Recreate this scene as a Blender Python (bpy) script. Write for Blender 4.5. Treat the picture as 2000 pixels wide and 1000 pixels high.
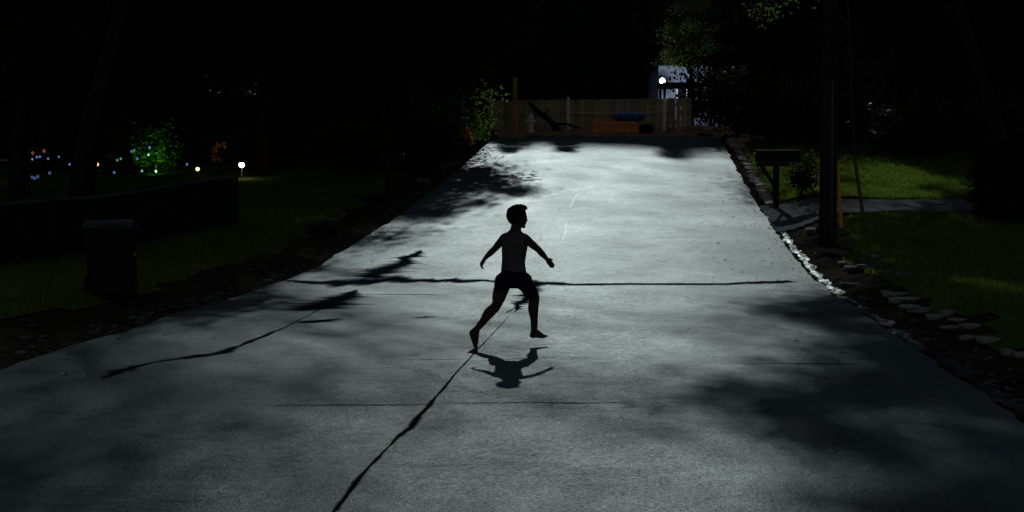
import bpy, bmesh, math, random
import numpy as np
from mathutils import Vector, Matrix, noise as mnoise

for o in list(bpy.data.objects):
    bpy.data.objects.remove(o)
SC = bpy.context.scene
COL = SC.collection
RAD = math.radians

# ------------------------------------------------------------------ camera
F = 3200.0                      # focal length in pixels of the 2000 px wide photograph
CAMX, CAMZ = 1.5, 1.71
YAW = RAD(4.75)                 # looking a little to the left of the road's direction (+Y)
PITCH = math.atan(169.0 / F)
cam = bpy.data.cameras.new('camera')
cam.lens = 36.0 * F / 2000.0
cam.sensor_width = 36.0
cam.clip_start = 0.1
cam.clip_end = 1000.0
camo = bpy.data.objects.new('camera', cam)
camo.location = (CAMX, 0, CAMZ)
camo.rotation_euler = (math.pi / 2 - PITCH, 0, YAW)
COL.objects.link(camo)
SC.camera = camo

# ------------------------------------------------------------------ light
SUN_EL, SUN_AZ = 24.6, -3.2     # stands in for an unseen lamp high beyond the road: elevation, degrees to the right of +Y
SUN_DIR = Vector((math.sin(RAD(SUN_AZ)) * math.cos(RAD(SUN_EL)), math.cos(RAD(SUN_AZ)) * math.cos(RAD(SUN_EL)), math.sin(RAD(SUN_EL))))
world = bpy.data.worlds.new('World')
SC.world = world
world.use_nodes = True
wn = world.node_tree
bg = wn.nodes['Background']
sky = wn.nodes.new('ShaderNodeTexSky')
sky.sky_type = 'NISHITA'
sky.sun_disc = False
sky.dust_density = 0.0
sky.air_density = 1.0
sky.sun_elevation = RAD(SUN_EL)
sky.sun_rotation = RAD(SUN_AZ)
hs = wn.nodes.new('ShaderNodeHueSaturation')
hs.inputs['Saturation'].default_value = 0.55
wn.links.new(sky.outputs[0], hs.inputs['Color'])
wn.links.new(hs.outputs[0], bg.inputs['Color'])
bg.inputs['Strength'].default_value = 0.030
sl = bpy.data.lights.new('moon', 'SUN')
sl.energy = 2.4
sl.angle = RAD(0.6)
sl.color = (0.85, 1.0, 0.965)
so = bpy.data.objects.new('moon', sl)
so.rotation_euler = (-SUN_DIR).to_track_quat('-Z', 'Y').to_euler()
COL.objects.link(so)
SC.view_settings.view_transform = 'Standard'
SC.view_settings.look = 'None'
SC.view_settings.exposure = 0.0
SC.view_settings.gamma = 1.0
SC.view_settings.use_curve_mapping = False

# ------------------------------------------------------------------ terrain profile
_sl = [(-400, 0), (23, 0), (29, .062), (40, .086), (48, .098), (56, .106), (59, .07), (63, .05), (75, .02), (900, .0)]
_ys = np.arange(-100, 400, 0.25)
_s = np.interp(_ys, [a for a, b in _sl], [b for a, b in _sl])
_zs = np.concatenate([[0], np.cumsum((_s[1:] + _s[:-1]) / 2 * 0.25)])
_zs -= np.interp(0, _ys, _zs)
HW = 4.05                        # half width of the road

def prof(y):
    return float(np.interp(y, _ys, _zs))

def sstep(a, b, x):
    t = min(1, max(0, (x - a) / (b - a)))
    return t * t * (3 - 2 * t)

def gz(x, y):
    """height of the natural ground"""
    z = prof(y)
    e = abs(x) - HW
    n = mnoise.noise(Vector((x * .35, y * .35, 3.1))) * .07 + mnoise.noise(Vector((x * 1.3, y * 1.3, 7.7))) * .02
    if y < 60.2:
        if e < .12:
            return z - .07
        rise = .10 + (.10 if x > 0 else .02)
        z += -.07 + (.07 + rise) * sstep(.12, 1.5, e) + n * sstep(.2, 1.2, e)
        if x < 0:
            z -= .10 * sstep(6, 20, e)
        else:
            z += .25 * sstep(4, 14, e)
    else:
        z += .12 * sstep(60.2, 61.2, y) + n * .6
    hy = y + 14 * math.sin(x * .021) - .0012 * x * x
    z += 64 * sstep(108, 205, hy)  # far hill added to hide the sky and its low reflection
    z += 34 * sstep(70, 140, abs(x)) * sstep(-20, 40, y)  # side hills added likewise to cut low sky light
    return z

def ray(u, v):
    cp, sp = math.cos(PITCH), math.sin(PITCH)
    f = Vector((-math.sin(YAW) * cp, math.cos(YAW) * cp, -sp))
    r = Vector((math.cos(YAW), math.sin(YAW), 0))
    up = r.cross(f)
    return f + r * ((u - 1000) / F) - up * ((v - 500) / F)

def at(u, v, d):
    """the point at depth d (metres along the view axis) seen at photo pixel u, v"""
    return Vector((CAMX, 0, CAMZ)) + ray(u, v) * d

def ground(u, d):
    """point on the ground in column u at depth d"""
    p = at(u, 331, d)
    return Vector((p.x, p.y, gz(p.x, p.y)))

# ------------------------------------------------------------------ helpers
def link(o, parent=None):
    COL.objects.link(o)
    if parent is not None:
        o.parent = parent
    return o

def tag(o, label=None, cat=None, group=None, kind=None):
    if label: o['label'] = label
    if cat: o['category'] = cat
    if group: o['group'] = group
    if kind: o['kind'] = kind
    return o

def empty(name, loc, rz=0, label=None, cat=None, group=None):
    o = bpy.data.objects.new(name, None)
    o.empty_display_size = .2
    o.location = loc
    o.rotation_euler = (0, 0, rz)
    link(o)
    return tag(o, label, cat, group)

def mesh_obj(name, bm, m, parent=None, smooth=False, loc=None):
    me = bpy.data.meshes.new(name)
    bm.normal_update()
    bm.to_mesh(me)
    bm.free()
    if smooth:
        me.polygons.foreach_set('use_smooth', [True] * len(me.polygons))
    me.materials.append(m)
    o = bpy.data.objects.new(name, me)
    if loc is not None: o.location = loc
    return link(o, parent)

def np_mesh(name, verts, faces, m, smooth=False):
    me = bpy.data.meshes.new(name)
    me.from_pydata(verts, [], faces)
    if smooth:
        me.polygons.foreach_set('use_smooth', [True] * len(me.polygons))
    me.materials.append(m)
    me.update()
    return me

def box(bm, c, s, rot=None, bev=0.0, taper=1.0):
    """box centred at c of size s; taper scales the top"""
    r = bmesh.ops.create_cube(bm, size=1.0)
    vs = r['verts']
    for v in vs:
        k = taper if v.co.z > 0 else 1.0
        v.co = Vector((v.co.x * s[0] * k, v.co.y * s[1] * k, v.co.z * s[2]))
    if bev > 0:
        es = list({e for v in vs for e in v.link_edges})
        rr = bmesh.ops.bevel(bm, geom=es, offset=bev, segments=2, affect='EDGES', profile=.6)
        vs = list({v for f in rr['faces'] for v in f.verts} | {v for v in vs if v.is_valid})
    if rot is not None:
        R = rot if isinstance(rot, Matrix) else Matrix.Rotation(rot, 3, 'Z')
        for v in vs: v.co = R @ v.co
    for v in vs: v.co += Vector(c)
    return vs

def tube(bm, pts, rads, seg=8, cap=True):
    pts = [Vector(p) for p in pts]
    rings = []
    prev = None
    for i, p in enumerate(pts):
        t = (pts[min(i + 1, len(pts) - 1)] - pts[max(i - 1, 0)])
        if t.length < 1e-9: t = Vector((0, 0, 1))
        t.normalize()
        a = prev if prev is not None else (Vector((1, 0, 0)) if abs(t.x) < .8 else Vector((0, 1, 0)))
        a = (a - t * a.dot(t)).normalized()
        prev = a
        b = t.cross(a)
        rings.append([bm.verts.new(p + (a * math.cos(2 * math.pi * k / seg) + b * math.sin(2 * math.pi * k / seg)) * rads[i]) for k in range(seg)])
    for i in range(len(rings) - 1):
        for k in range(seg):
            bm.faces.new((rings[i][k], rings[i][(k + 1) % seg], rings[i + 1][(k + 1) % seg], rings[i + 1][k]))
    if cap:
        bm.faces.new(list(reversed(rings[0])))
        bm.faces.new(rings[-1])

def lathe(bm, prof_, seg=14, c=(0, 0, 0), axis='Z'):
    rings = []
    for r, h in prof_:
        ring = []
        for k in range(seg):
            a = 2 * math.pi * k / seg
            x, y, z = r * math.cos(a), r * math.sin(a), h
            if axis == 'X': x, y, z = h, r * math.cos(a), r * math.sin(a)
            if axis == 'Y': x, y, z = r * math.sin(a), h, r * math.cos(a)
            ring.append(bm.verts.new((c[0] + x, c[1] + y, c[2] + z)))
        rings.append(ring)
    for i in range(len(rings) - 1):
        for k in range(seg):
            bm.faces.new((rings[i][k], rings[i][(k + 1) % seg], rings[i + 1][(k + 1) % seg], rings[i + 1][k]))
    bm.faces.new(list(reversed(rings[0])))
    bm.faces.new(rings[-1])

def blob(bm, c, r, rot=None, sub=2):
    res = bmesh.ops.create_icosphere(bm, subdivisions=sub, radius=1.0)
    for v in res['verts']:
        p = Vector((v.co.x * r[0], v.co.y * r[1], v.co.z * r[2]))
        if rot is not None: p = rot @ p
        v.co = p + Vector(c)
    return res['verts']

# ------------------------------------------------------------------ materials
def mat(name, col, rough=.7, spec=.3, var=.0, scale=6.0, bump=0.0, bscale=40.0, col2=None, metal=0.0, emit=None, estr=0.0):
    m = bpy.data.materials.new(name)
    m.use_nodes = True
    nt = m.node_tree
    b = nt.nodes['Principled BSDF']
    b.inputs['Roughness'].default_value = rough
    b.inputs['Specular IOR Level'].default_value = spec
    b.inputs['Metallic'].default_value = metal
    b.inputs['Base Color'].default_value = (*col, 1)
    tc = nt.nodes.new('ShaderNodeTexCoord')
    if var > 0 or col2:
        n = nt.nodes.new('ShaderNodeTexNoise')
        n.inputs['Scale'].default_value = scale
        n.inputs['Detail'].default_value = 5
        nt.links.new(tc.outputs['Object'], n.inputs['Vector'])
        r = nt.nodes.new('ShaderNodeValToRGB')
        r.color_ramp.elements[0].position = .32
        r.color_ramp.elements[1].position = .68
        c2 = col2 if col2 else tuple(c * (1 + var) for c in col)
        c1 = col if col2 else tuple(c * (1 - var) for c in col)
        r.color_ramp.elements[0].color = (*c1, 1)
        r.color_ramp.elements[1].color = (*c2, 1)
        nt.links.new(n.outputs['Fac'], r.inputs['Fac'])
        nt.links.new(r.outputs['Color'], b.inputs['Base Color'])
    if bump > 0:
        n2 = nt.nodes.new('ShaderNodeTexNoise')
        n2.inputs['Scale'].default_value = bscale
        n2.inputs['Detail'].default_value = 4
        nt.links.new(tc.outputs['Object'], n2.inputs['Vector'])
        bp = nt.nodes.new('ShaderNodeBump')
        bp.inputs['Strength'].default_value = bump
        bp.inputs['Distance'].default_value = .02
        nt.links.new(n2.outputs['Fac'], bp.inputs['Height'])
        nt.links.new(bp.outputs['Normal'], b.inputs['Normal'])
    if emit:
        b.inputs['Emission Color'].default_value = (*emit, 1)
        b.inputs['Emission Strength'].default_value = estr
    return m

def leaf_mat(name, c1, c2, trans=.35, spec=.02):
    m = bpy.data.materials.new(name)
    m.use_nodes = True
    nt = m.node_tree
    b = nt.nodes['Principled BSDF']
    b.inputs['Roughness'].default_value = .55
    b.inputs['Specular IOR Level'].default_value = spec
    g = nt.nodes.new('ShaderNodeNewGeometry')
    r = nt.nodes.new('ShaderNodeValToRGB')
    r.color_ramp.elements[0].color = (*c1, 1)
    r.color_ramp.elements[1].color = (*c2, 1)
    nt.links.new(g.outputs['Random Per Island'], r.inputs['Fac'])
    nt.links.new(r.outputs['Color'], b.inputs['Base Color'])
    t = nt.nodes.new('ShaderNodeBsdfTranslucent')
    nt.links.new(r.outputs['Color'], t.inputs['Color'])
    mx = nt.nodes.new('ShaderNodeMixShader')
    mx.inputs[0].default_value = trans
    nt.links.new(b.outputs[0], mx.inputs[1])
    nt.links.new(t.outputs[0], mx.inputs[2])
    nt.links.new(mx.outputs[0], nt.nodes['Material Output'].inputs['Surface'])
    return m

DAMP = .31
def asphalt():
    m = bpy.data.materials.new('asphalt')
    m.use_nodes = True
    nt = m.node_tree
    L = nt.links.new
    N = nt.nodes.new
    b = nt.nodes['Principled BSDF']
    tc = N('ShaderNodeTexCoord')
    def noise(scale, detail, vec=None, rough=.5):
        n = N('ShaderNodeTexNoise')
        n.inputs['Scale'].default_value = scale
        n.inputs['Detail'].default_value = detail
        n.inputs['Roughness'].default_value = rough
        L(vec if vec is not None else tc.outputs['Object'], n.inputs['Vector'])
        return n
    def mapped(s):
        mp = N('ShaderNodeMapping')
        mp.inputs['Scale'].default_value = s
        L(tc.outputs['Object'], mp.inputs['Vector'])
        return mp.outputs[0]
    def ramp(src, p0, c0, p1, c1):
        r = N('ShaderNodeValToRGB')
        r.color_ramp.elements[0].position = p0
        r.color_ramp.elements[1].position = p1
        r.color_ramp.elements[0].color = (c0, c0, c0, 1)
        r.color_ramp.elements[1].color = (c1, c1, c1, 1)
        L(src, r.inputs['Fac'])
        return r.outputs['Color']
    def mix(kind, a, bb, fac=1.0):
        x = N('ShaderNodeMix')
        x.data_type = 'RGBA'
        x.blend_type = kind
        x.inputs['Factor'].default_value = fac
        L(a, x.inputs['A'])
        L(bb, x.inputs['B'])
        return x.outputs['Result']
    big = ramp(noise(.35, 4).outputs['Fac'], .3, .75, .7, 1.15)
    # wheel-worn, cross-wise streaks of the old paving
    streak = ramp(noise(1.0, 5, mapped((.9, .45, 1))).outputs['Fac'], .35, .82, .62, 1.0)
    grit = ramp(noise(160, 2).outputs['Fac'], .3, .7, .7, 1.2)
    # fine crazing: thin dark hairlines, stretched across the road
    vo = N('ShaderNodeTexVoronoi')
    vo.feature = 'DISTANCE_TO_EDGE'
    vo.inputs['Scale'].default_value = 1.0
    dn = noise(2.2, 4)
    vm = N('ShaderNodeVectorMath')
    vm.operation = 'MULTIPLY_ADD'
    L(dn.outputs['Color'], vm.inputs[0])
    vm.inputs[1].default_value = (.9, .9, 0)
    L(mapped((.9, 3.0, 1)), vm.inputs[2])
    L(vm.outputs[0], vo.inputs['Vector'])
    crack = ramp(vo.outputs['Distance'], .0, .6, .022, 1.0)
    crackmask = ramp(noise(.5, 3).outputs['Fac'], .44, 0.0, .62, 1.0)
    mk = N('ShaderNodeMix'); mk.data_type = 'RGBA'; mk.blend_type = 'MIX'
    L(crackmask, mk.inputs['Factor']); mk.inputs['A'].default_value = (1, 1, 1, 1); L(crack, mk.inputs['B'])
    v = mix('MULTIPLY', mix('MULTIPLY', mix('MULTIPLY', big, streak), grit), mk.outputs['Result'])
    tint = N('ShaderNodeMix'); tint.data_type = 'RGBA'; tint.blend_type = 'MULTIPLY'
    tint.inputs['Factor'].default_value = 1
    L(v, tint.inputs['A'])
    tint.inputs['B'].default_value = (.058, .078, .080, 1)
    L(tint.outputs['Result'], b.inputs['Base Color'])
    b.inputs['Specular IOR Level'].default_value = .13
    b.inputs['Specular Tint'].default_value = (.86, 1.0, 1.0, 1)
    rr = ramp(mix('MULTIPLY', big, streak), .5, .41, 1.1, .50)
    L(rr, b.inputs['Roughness'])
    h1 = noise(95, 3).outputs['Fac']
    bp = N('ShaderNodeBump')
    bp.inputs['Strength'].default_value = .45
    bp.inputs['Distance'].default_value = .012
    L(h1, bp.inputs['Height'])
    bp2 = N('ShaderNodeBump')
    bp2.inputs['Strength'].default_value = .07
    bp2.inputs['Distance'].default_value = .05
    L(noise(4.5, 6, mapped((.8, 1.0, 1))).outputs['Fac'], bp2.inputs['Height'])
    L(bp2.outputs['Normal'], bp.inputs['Normal'])
    L(bp.outputs['Normal'], b.inputs['Normal'])
    # only part of the grain is damp enough to shine; the rest is dry and matt
    dry = N('ShaderNodeBsdfDiffuse')
    dry.inputs['Roughness'].default_value = .6
    L(tint.outputs['Result'], dry.inputs['Color'])
    L(bp.outputs['Normal'], dry.inputs['Normal'])
    g1 = ramp(noise(46, 3, mapped((.75, 1.4, 1)), .7).outputs['Fac'], .36, .42, .66, 1.75)
    g2 = ramp(noise(9, 4, mapped((1.0, .7, 1))).outputs['Fac'], .3, .86, .7, 1.14)
    g3 = ramp(noise(.7, 4, mapped((.9, .5, 1))).outputs['Fac'], .3, .75, .7, 1.2)
    damp = mix('MULTIPLY', mix('MULTIPLY', g1, g2), mix('MULTIPLY', g3, mk.outputs['Result']))
    fac = N('ShaderNodeMath'); fac.operation = 'MULTIPLY'
    L(damp, fac.inputs[0]); fac.inputs[1].default_value = DAMP
    mxs = N('ShaderNodeMixShader')
    L(fac.outputs[0], mxs.inputs[0]); L(dry.outputs[0], mxs.inputs[1]); L(b.outputs[0], mxs.inputs[2])
    L(mxs.outputs[0], nt.nodes['Material Output'].inputs['Surface'])
    return m

def worn(m, strength=1.0):
    # sealing worn thin towards its edges: the asphalt shows through, and painted shade strips get soft edges
    nt = m.node_tree; L = nt.links.new
    a = nt.nodes.new('ShaderNodeAttribute'); a.attribute_name = 'wear'
    tc = nt.nodes.new('ShaderNodeTexCoord')
    mp = nt.nodes.new('ShaderNodeMapping'); mp.inputs['Scale'].default_value = (1, 3, 1); L(tc.outputs['Object'], mp.inputs['Vector'])
    n = nt.nodes.new('ShaderNodeTexNoise'); n.inputs['Scale'].default_value = 7; n.inputs['Detail'].default_value = 6; n.inputs['Roughness'].default_value = .7
    L(mp.outputs[0], n.inputs['Vector'])
    ma = nt.nodes.new('ShaderNodeMath'); ma.operation = 'ADD'
    L(a.outputs['Fac'], ma.inputs[0]); L(n.outputs['Fac'], ma.inputs[1])
    r = nt.nodes.new('ShaderNodeMapRange'); r.inputs['From Min'].default_value = .42; r.inputs['From Max'].default_value = 1.2; r.inputs['To Max'].default_value = strength
    L(ma.outputs[0], r.inputs['Value'])
    t = nt.nodes.new('ShaderNodeBsdfTransparent')
    mx = nt.nodes.new('ShaderNodeMixShader')
    L(r.outputs[0], mx.inputs[0]); L(t.outputs[0], mx.inputs[1]); L(nt.nodes['Principled BSDF'].outputs[0], mx.inputs[2])
    L(mx.outputs[0], nt.nodes['Material Output'].inputs['Surface'])
    return m

M = dict(
    asphalt=asphalt(),
    tar=worn(mat('tar', (.006, .008, .013), 1.0, .0, .3, 20)),  # sealed cracks; also the painted shade band and puddle dark
    pale_seal=worn(mat('pale_seal', (.26, .26, .24), .5, .10, .2, 9), .20),
    rubble=mat('rubble', (.05, .047, .045), .9, .02, .0, 5, .6, 25, col2=(.11, .10, .09)),
    soil=mat('soil', (.026, .021, .015), 1.0, .0, .4, 1.2, .8, 14),
    red_soil=mat('red_soil', (.24, .125, .07), .95, .1, .4, 2.5, .8, 14),
    lawn=mat('lawn', (.035, .05, .012), 1.0, .0, .4, 1.6, .8, 30, col2=(.06, .085, .02)),
    concrete=mat('concrete', (.085, .088, .095), 1.0, .0, .25, 3, .3, 60),
    stone=mat('stone', (.14, .13, .12), .85, .05, .0, 5, .6, 25, col2=(.26, .24, .21)),
    pinkstone=mat('pinkstone', (.30, .20, .14), .8, .25, .0, 5, .6, 25, col2=(.42, .30, .22)),
    water=mat('water', (.012, .018, .018), .45, .03, .0, 5, .9, 16),
    bark=mat('bark', (.016, .012, .010), .95, .05, .35, 9, .9, 18),
    wood=mat('wood', (.32, .25, .16), .9, .15, .0, 3, .5, 30, col2=(.52, .43, .30)),
    wood_b=mat('wood_b', (.22, .17, .10), .9, .15, .0, 3, .5, 30, col2=(.42, .34, .22)),
    post=mat('post', (.42, .25, .13), .9, .15, .3, 8, .5, 30),
    pole=mat('pole', (.016, .013, .012), .95, .02, .3, 8, .6, 20),
    whitep=mat('whitep', (.80, .74, .64), .7, .2, .15, 12),
    redwood=mat('redwood', (.66, .23, .09), .85, .15, .3, 6, .4, 25),
    bluetarp=mat('bluetarp', (.02, .07, .22), .4, .4, .3, 6, .5, 10),
    dark=mat('dark', (.010, .010, .012), .9, .05, .3, 8),
    hydrant=mat('hydrant', (.72, .62, .54), .6, .3, .2, 14),
    galv=mat('galv', (.30, .31, .33), .4, .4, .2, 20, metal=.6),
    steel=mat('steel', (.05, .05, .056), .7, .1, .2, 20, metal=.2),
    yellow=mat('yellow', (.55, .30, .03), .6, .3, .2, 10),
    bin=mat('bin', (.012, .010, .012), .8, .08, .2, 8),
    binlid=mat('binlid', (.035, .036, .042), .8, .1, .2, 8),
    redrefl=mat('redrefl', (.5, .05, .03), .2, .6),
    siding=mat('siding', (.17, .21, .28), .7, .3, .08, 4),
    shingle=mat('shingle', (.02, .02, .022), .85, .15, .3, 14),
    glass=mat('glass', (.01, .012, .016), .08, .6),
    brown=mat('brown', (.10, .05, .025), .8, .2, .3, 7),
    skin=mat('skin', (.05, .032, .027), .95, .02, .12, 20),
    shirt=mat('shirt', (.058, .053, .051), 1.0, .0, .15, 30, .4, 60),
    shorts=mat('shorts', (.011, .010, .019), .95, .03, .2, 30, .4, 60),
    hair=mat('hair', (.006, .005, .009), .8, .06, .3, 60, .6, 90),
    eye=mat('eye', (.3, .3, .3), .3, .4),
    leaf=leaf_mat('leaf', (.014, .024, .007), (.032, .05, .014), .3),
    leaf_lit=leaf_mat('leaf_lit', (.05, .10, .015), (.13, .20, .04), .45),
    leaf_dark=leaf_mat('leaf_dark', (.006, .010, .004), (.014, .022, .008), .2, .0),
    needle=leaf_mat('needle', (.012, .028, .018), (.03, .06, .035), .25),
    grass=leaf_mat('grass', (.06, .095, .012), (.13, .18, .025), .55, .0),
    litter=leaf_mat('litter', (.05, .04, .025), (.22, .18, .12), .25),
    petal=leaf_mat('petal', (.55, .16, .02), (.75, .32, .08), .4),
)

# ------------------------------------------------------------------ ground, road, driveway, lawns
def sheet(name, xs, ys, zf, m, keep=None, smooth=True):
    V, Fc = [], []
    nx, ny = len(xs), len(ys)
    for j in range(ny):
        for i in range(nx):
            V.append((xs[i], ys[j], zf(xs[i], ys[j])))
    for j in range(ny - 1):
        for i in range(nx - 1):
            if keep is None or keep((xs[i] + xs[i + 1]) / 2, (ys[j] + ys[j + 1]) / 2):
                a = j * nx + i
                Fc.append((a, a + 1, a + nx + 1, a + nx))
    o = bpy.data.objects.new(name, np_mesh(name, V, Fc, m, smooth))
    return link(o)

xs = sorted(set([round(v, 3) for v in list(np.linspace(-220, -30, 20)) + list(np.linspace(-30, -9, 43)) + list(np.linspace(-9, -4, 26)) +
                 [-4.15, -4.0, 0, 4.0, 4.15, 4.25] + list(np.linspace(4.35, 9, 26)) + list(np.linspace(9, 30, 43)) + list(np.linspace(30, 220, 20))]))
ysr = sorted(set([round(v, 3) for v in list(np.linspace(-80, 0, 12)) + list(np.linspace(0, 66, 190)) + list(np.linspace(66, 200, 68)) + list(np.linspace(200, 420, 12))]))
tag(sheet('ground', xs, ysr, gz, M['soil']), kind='structure')

def edge_l(y): return -HW + .10 * mnoise.noise(Vector((0, y * .5, 1))) + .05 * mnoise.noise(Vector((0, y * 2.3, 2)))
def edge_r(y): return HW + .08 * mnoise.noise(Vector((5, y * .6, 1))) + .06 * mnoise.noise(Vector((5, y * 2.6, 2)))
V, Fc = [], []
ry = [y for y in np.linspace(-40, 60.2, 402)]
NR = 17
for y in ry:
    for i in range(NR):
        t = i / (NR - 1)
        x = edge_l(y) * (1 - t) + edge_r(y) * t
        z = prof(y) + .012 * mnoise.noise(Vector((x * .8, y * .8, 0))) + .03 * (1 - (x / HW) ** 2)
        V.append((x, y, z))
n = len(ry)
for j in range(n - 1):
    for i in range(NR - 1):
        a = j * NR + i
        Fc.append((a, a + 1, a + NR + 1, a + NR))
# broken edge skirts
b0 = len(V)
for j, y in enumerate(ry):
    l, r = V[j * NR], V[j * NR + NR - 1]
    V += [l, (l[0] - .03, l[1], l[2] - .12), r, (r[0] + .03, r[1], r[2] - .12)]
for j in range(n - 1):
    q = b0 + 4 * j
    Fc.append((q, q + 4, q + 5, q + 1))
    Fc.append((q + 6, q + 2, q + 3, q + 7))
road = link(bpy.data.objects.new('road', np_mesh('road', V, Fc, M['asphalt'], True)))
tag(road, kind='structure')
def rz(x, y): return prof(y) + .012 * mnoise.noise(Vector((x * .8, y * .8, 0))) + .03 * (1 - (x / HW) ** 2)

def seam(name, pts, widths, m, dz=.004, sub=26, jit=.25, seed=0, along='y'):
    """an irregular strip of sealing tar lying on the road, its edge frayed into streaks"""
    rnd = random.Random(seed)
    P, Wd = [], []
    for k in range(len(pts) - 1):
        for q in range(sub):
            t = q / sub
            P.append((pts[k][0] * (1 - t) + pts[k + 1][0] * t, pts[k][1] * (1 - t) + pts[k + 1][1] * t))
            Wd.append(widths[k] * (1 - t) + widths[k + 1] * t)
    P.append(pts[-1]); Wd.append(widths[-1])
    V, Fc, Ww = [], [], []
    for i, ((x, y), w) in enumerate(zip(P, Wd)):
        w *= 1.35
        e = min(1, (i + 1) / 8, (len(P) - i) / 8)
        def side(o):
            n = mnoise.noise(Vector((i * .13, o, seed))) * .9 + mnoise.noise(Vector((i * .45, o, seed + 9))) * .45
            return max(.004, w * e * (.42 + jit * 1.3 * n + (rnd.random() ** 4) * jit * (2.0 if jit >= .3 else .7)))
        a, b = side(1.5), side(7.5)
        wob = .35 * w * mnoise.noise(Vector((i * .07, 3.3, seed)))
        if along == 'y':
            q = [(x + wob - a, y), (x + wob, y), (x + wob + b, y)]
        else:
            q = [(x, y + wob - a), (x, y + wob), (x, y + wob + b)]
        for X, Y in q: V.append((X, Y, rz(X, Y) + dz))
        Ww += [0, e, 0]
    for k in range(len(P) - 1):
        for c in range(2):
            a = 3 * k + c
            Fc.append((a, a + 1, a + 4, a + 3))
    me = np_mesh(name, V, Fc, m)
    at_ = me.attributes.new('wear', 'FLOAT', 'POINT'); at_.data.foreach_set('value', Ww)
    return link(bpy.data.objects.new(name, me), road)

def roadpt(u, v):
    """where the view ray of a photo pixel meets the road"""
    d = 4.0
    while d < 80:
        p = at(u, v, d)
        if p.z < rz(p.x, p.y): break
        d += .02
    return (p.x, p.y)

RP = lambda *uv: [roadpt(*q) for q in uv]
seam('tar_seam', RP((640, 1020), (700, 935), (760, 872), (800, 833), (840, 789), (880, 742), (925, 692), (960, 655), (993, 618)),
     [.024, .032, .016, .06, .03, .015, .016, .01, .01], M['tar'], seed=1)
seam('tar_seam', RP((1005, 612), (1022, 585), (1035, 565), (1045, 552)), [.03, .16, .2, .34], M['tar'], seed=2, jit=.4)
seam('pale_seam', RP((1098, 472), (1104, 455), (1107, 432)), [.02, .05, .03], M['pale_seal'], seed=3)
seam('pale_seam', RP((1113, 408), (1120, 392), (1129, 374)), [.02, .04, .02], M['pale_seal'], seed=23)
seam('tar_joint', RP((545, 548), (620, 552), (690, 549), (760, 549), (830, 549), (890, 547), (960, 549), (1045, 552), (1120, 555), (1300, 556), (1420, 555), (1500, 552), (1556, 550)),
     [.25, .5, 1.6, 1.3, .6, .85, .3, .9, .36, .32, .36, .5, .5], M['tar'], seed=4, along='x', jit=.15)  # puddle lying in the dip, its dark reflection put into the colour
seam('tar_seam', RP((822, 488), (790, 508), (755, 528), (720, 545)), [.1, .32, .5, .5], M['tar'], seed=5, jit=.3)  # upper part of the left tree-shadow band, painted as a dark strip
seam('tar_seam', RP((700, 565), (660, 585), (610, 603), (575, 608)), [.02, .45, .6, .1], M['tar'], seed=6, jit=.3)  # tree-shadow streaks put into a dark frayed strip
seam('tar_seam', RP((668, 622), (620, 628), (585, 632)), [.1, .35, .1], M['tar'], seed=16, jit=.3)  # short streak of tree shade painted on the asphalt
seam('tar_seam', RP((700, 563), (655, 588), (600, 618), (560, 638), (520, 655), (470, 676), (430, 690), (360, 700), (300, 708), (250, 722), (195, 742)), [.03, .03, .02, .025, .07, .07, .15, .16, .02, .16, .03], M['tar'], seed=7, jit=.26)  # long crack, with the shade band along it painted in
seam('tar_joint', RP((490, 793), (640, 792), (800, 792), (860, 789), (1000, 787), (1140, 788), (1265, 786)), [.012, .03, .03, .015, .03, .03, .012], M['tar'], seed=9, along='x')
seam('tar_joint', RP((770, 703), (850, 703), (910, 702)), [.01, .03, .01], M['tar'], seed=10, along='x')
seam('tar_joint', RP((940, 704), (1040, 700), (1180, 699)), [.01, .025, .01], M['tar'], seed=11, along='x')
seam('tar_joint', RP((1390, 711), (1540, 711), (1700, 711)), [.01, .03, .03], M['tar'], seed=12, along='x')
seam('tar_patch', RP((806, 621), (830, 620), (854, 619)), [.03, .16, .03], M['tar'], seed=13, along='x', jit=.1)
seam('tar_joint', RP((620, 577), (760, 575), (880, 577)), [.03, .08, .03], M['tar'], seed=14, along='x')
seam('tar_patch', RP((985, 612), (1000, 606), (1012, 598)), [.1, .25, .1], M['tar'], seed=15, along='x', jit=.1)

# driveway on the right, between the two lawns
def drive_keep(x, y):
    e = x - HW
    w = 1.35 + 1.6 * max(0, 1 - e / 2.2) ** 2
    c = 36.2 - .02 * e
    return abs(y - c) < w and x > HW + .14
dx = list(np.linspace(4.1, 26, 110)); dy = list(np.linspace(32, 41, 91))
tag(sheet('driveway', dx, dy, lambda x, y: gz(x, y) + .035, M['concrete'], drive_keep), kind='structure')
# lawns
def lawn_r(x, y):
    e = x - HW - (.85 - .35 * sstep(37.5, 39.5, y)) - (.35 - .2 * sstep(37.5, 39.5, y)) * mnoise.noise(Vector((1, y * .6, 4)))
    return e > 0 and not (abs(y - 36.2 + .02 * e) < 1.55 + 1.6 * max(0, 1 - e / 2.0) ** 2)
tag(sheet('lawn', list(np.linspace(4.5, 30, 120)), list(np.linspace(6, 58, 261)), lambda x, y: gz(x, y) + .02, M['lawn'], lawn_r), kind='structure')
def lawn_l(x, y):
    return x < -HW - 1.15 - .45 * mnoise.noise(Vector((2, y * .5, 4)))
tag(sheet('lawn', list(np.linspace(-30, -4.8, 101)), list(np.linspace(8, 58, 221)), lambda x, y: gz(x, y) + .02, M['lawn'], lawn_l), kind='structure')
# bare reddish earth between the road end and the fence
def bank_keep(x, y): return y > 60.25 + .25 * mnoise.noise(Vector((x * .7, 0, 9)))
tag(sheet('earth_bank', list(np.linspace(-4.2, 7, 75)), list(np.linspace(60, 66, 41)), lambda x, y: gz(x, y) + .02 + .05 * mnoise.noise(Vector((x, y, 2))), M['red_soil'], bank_keep), kind='structure')
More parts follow.
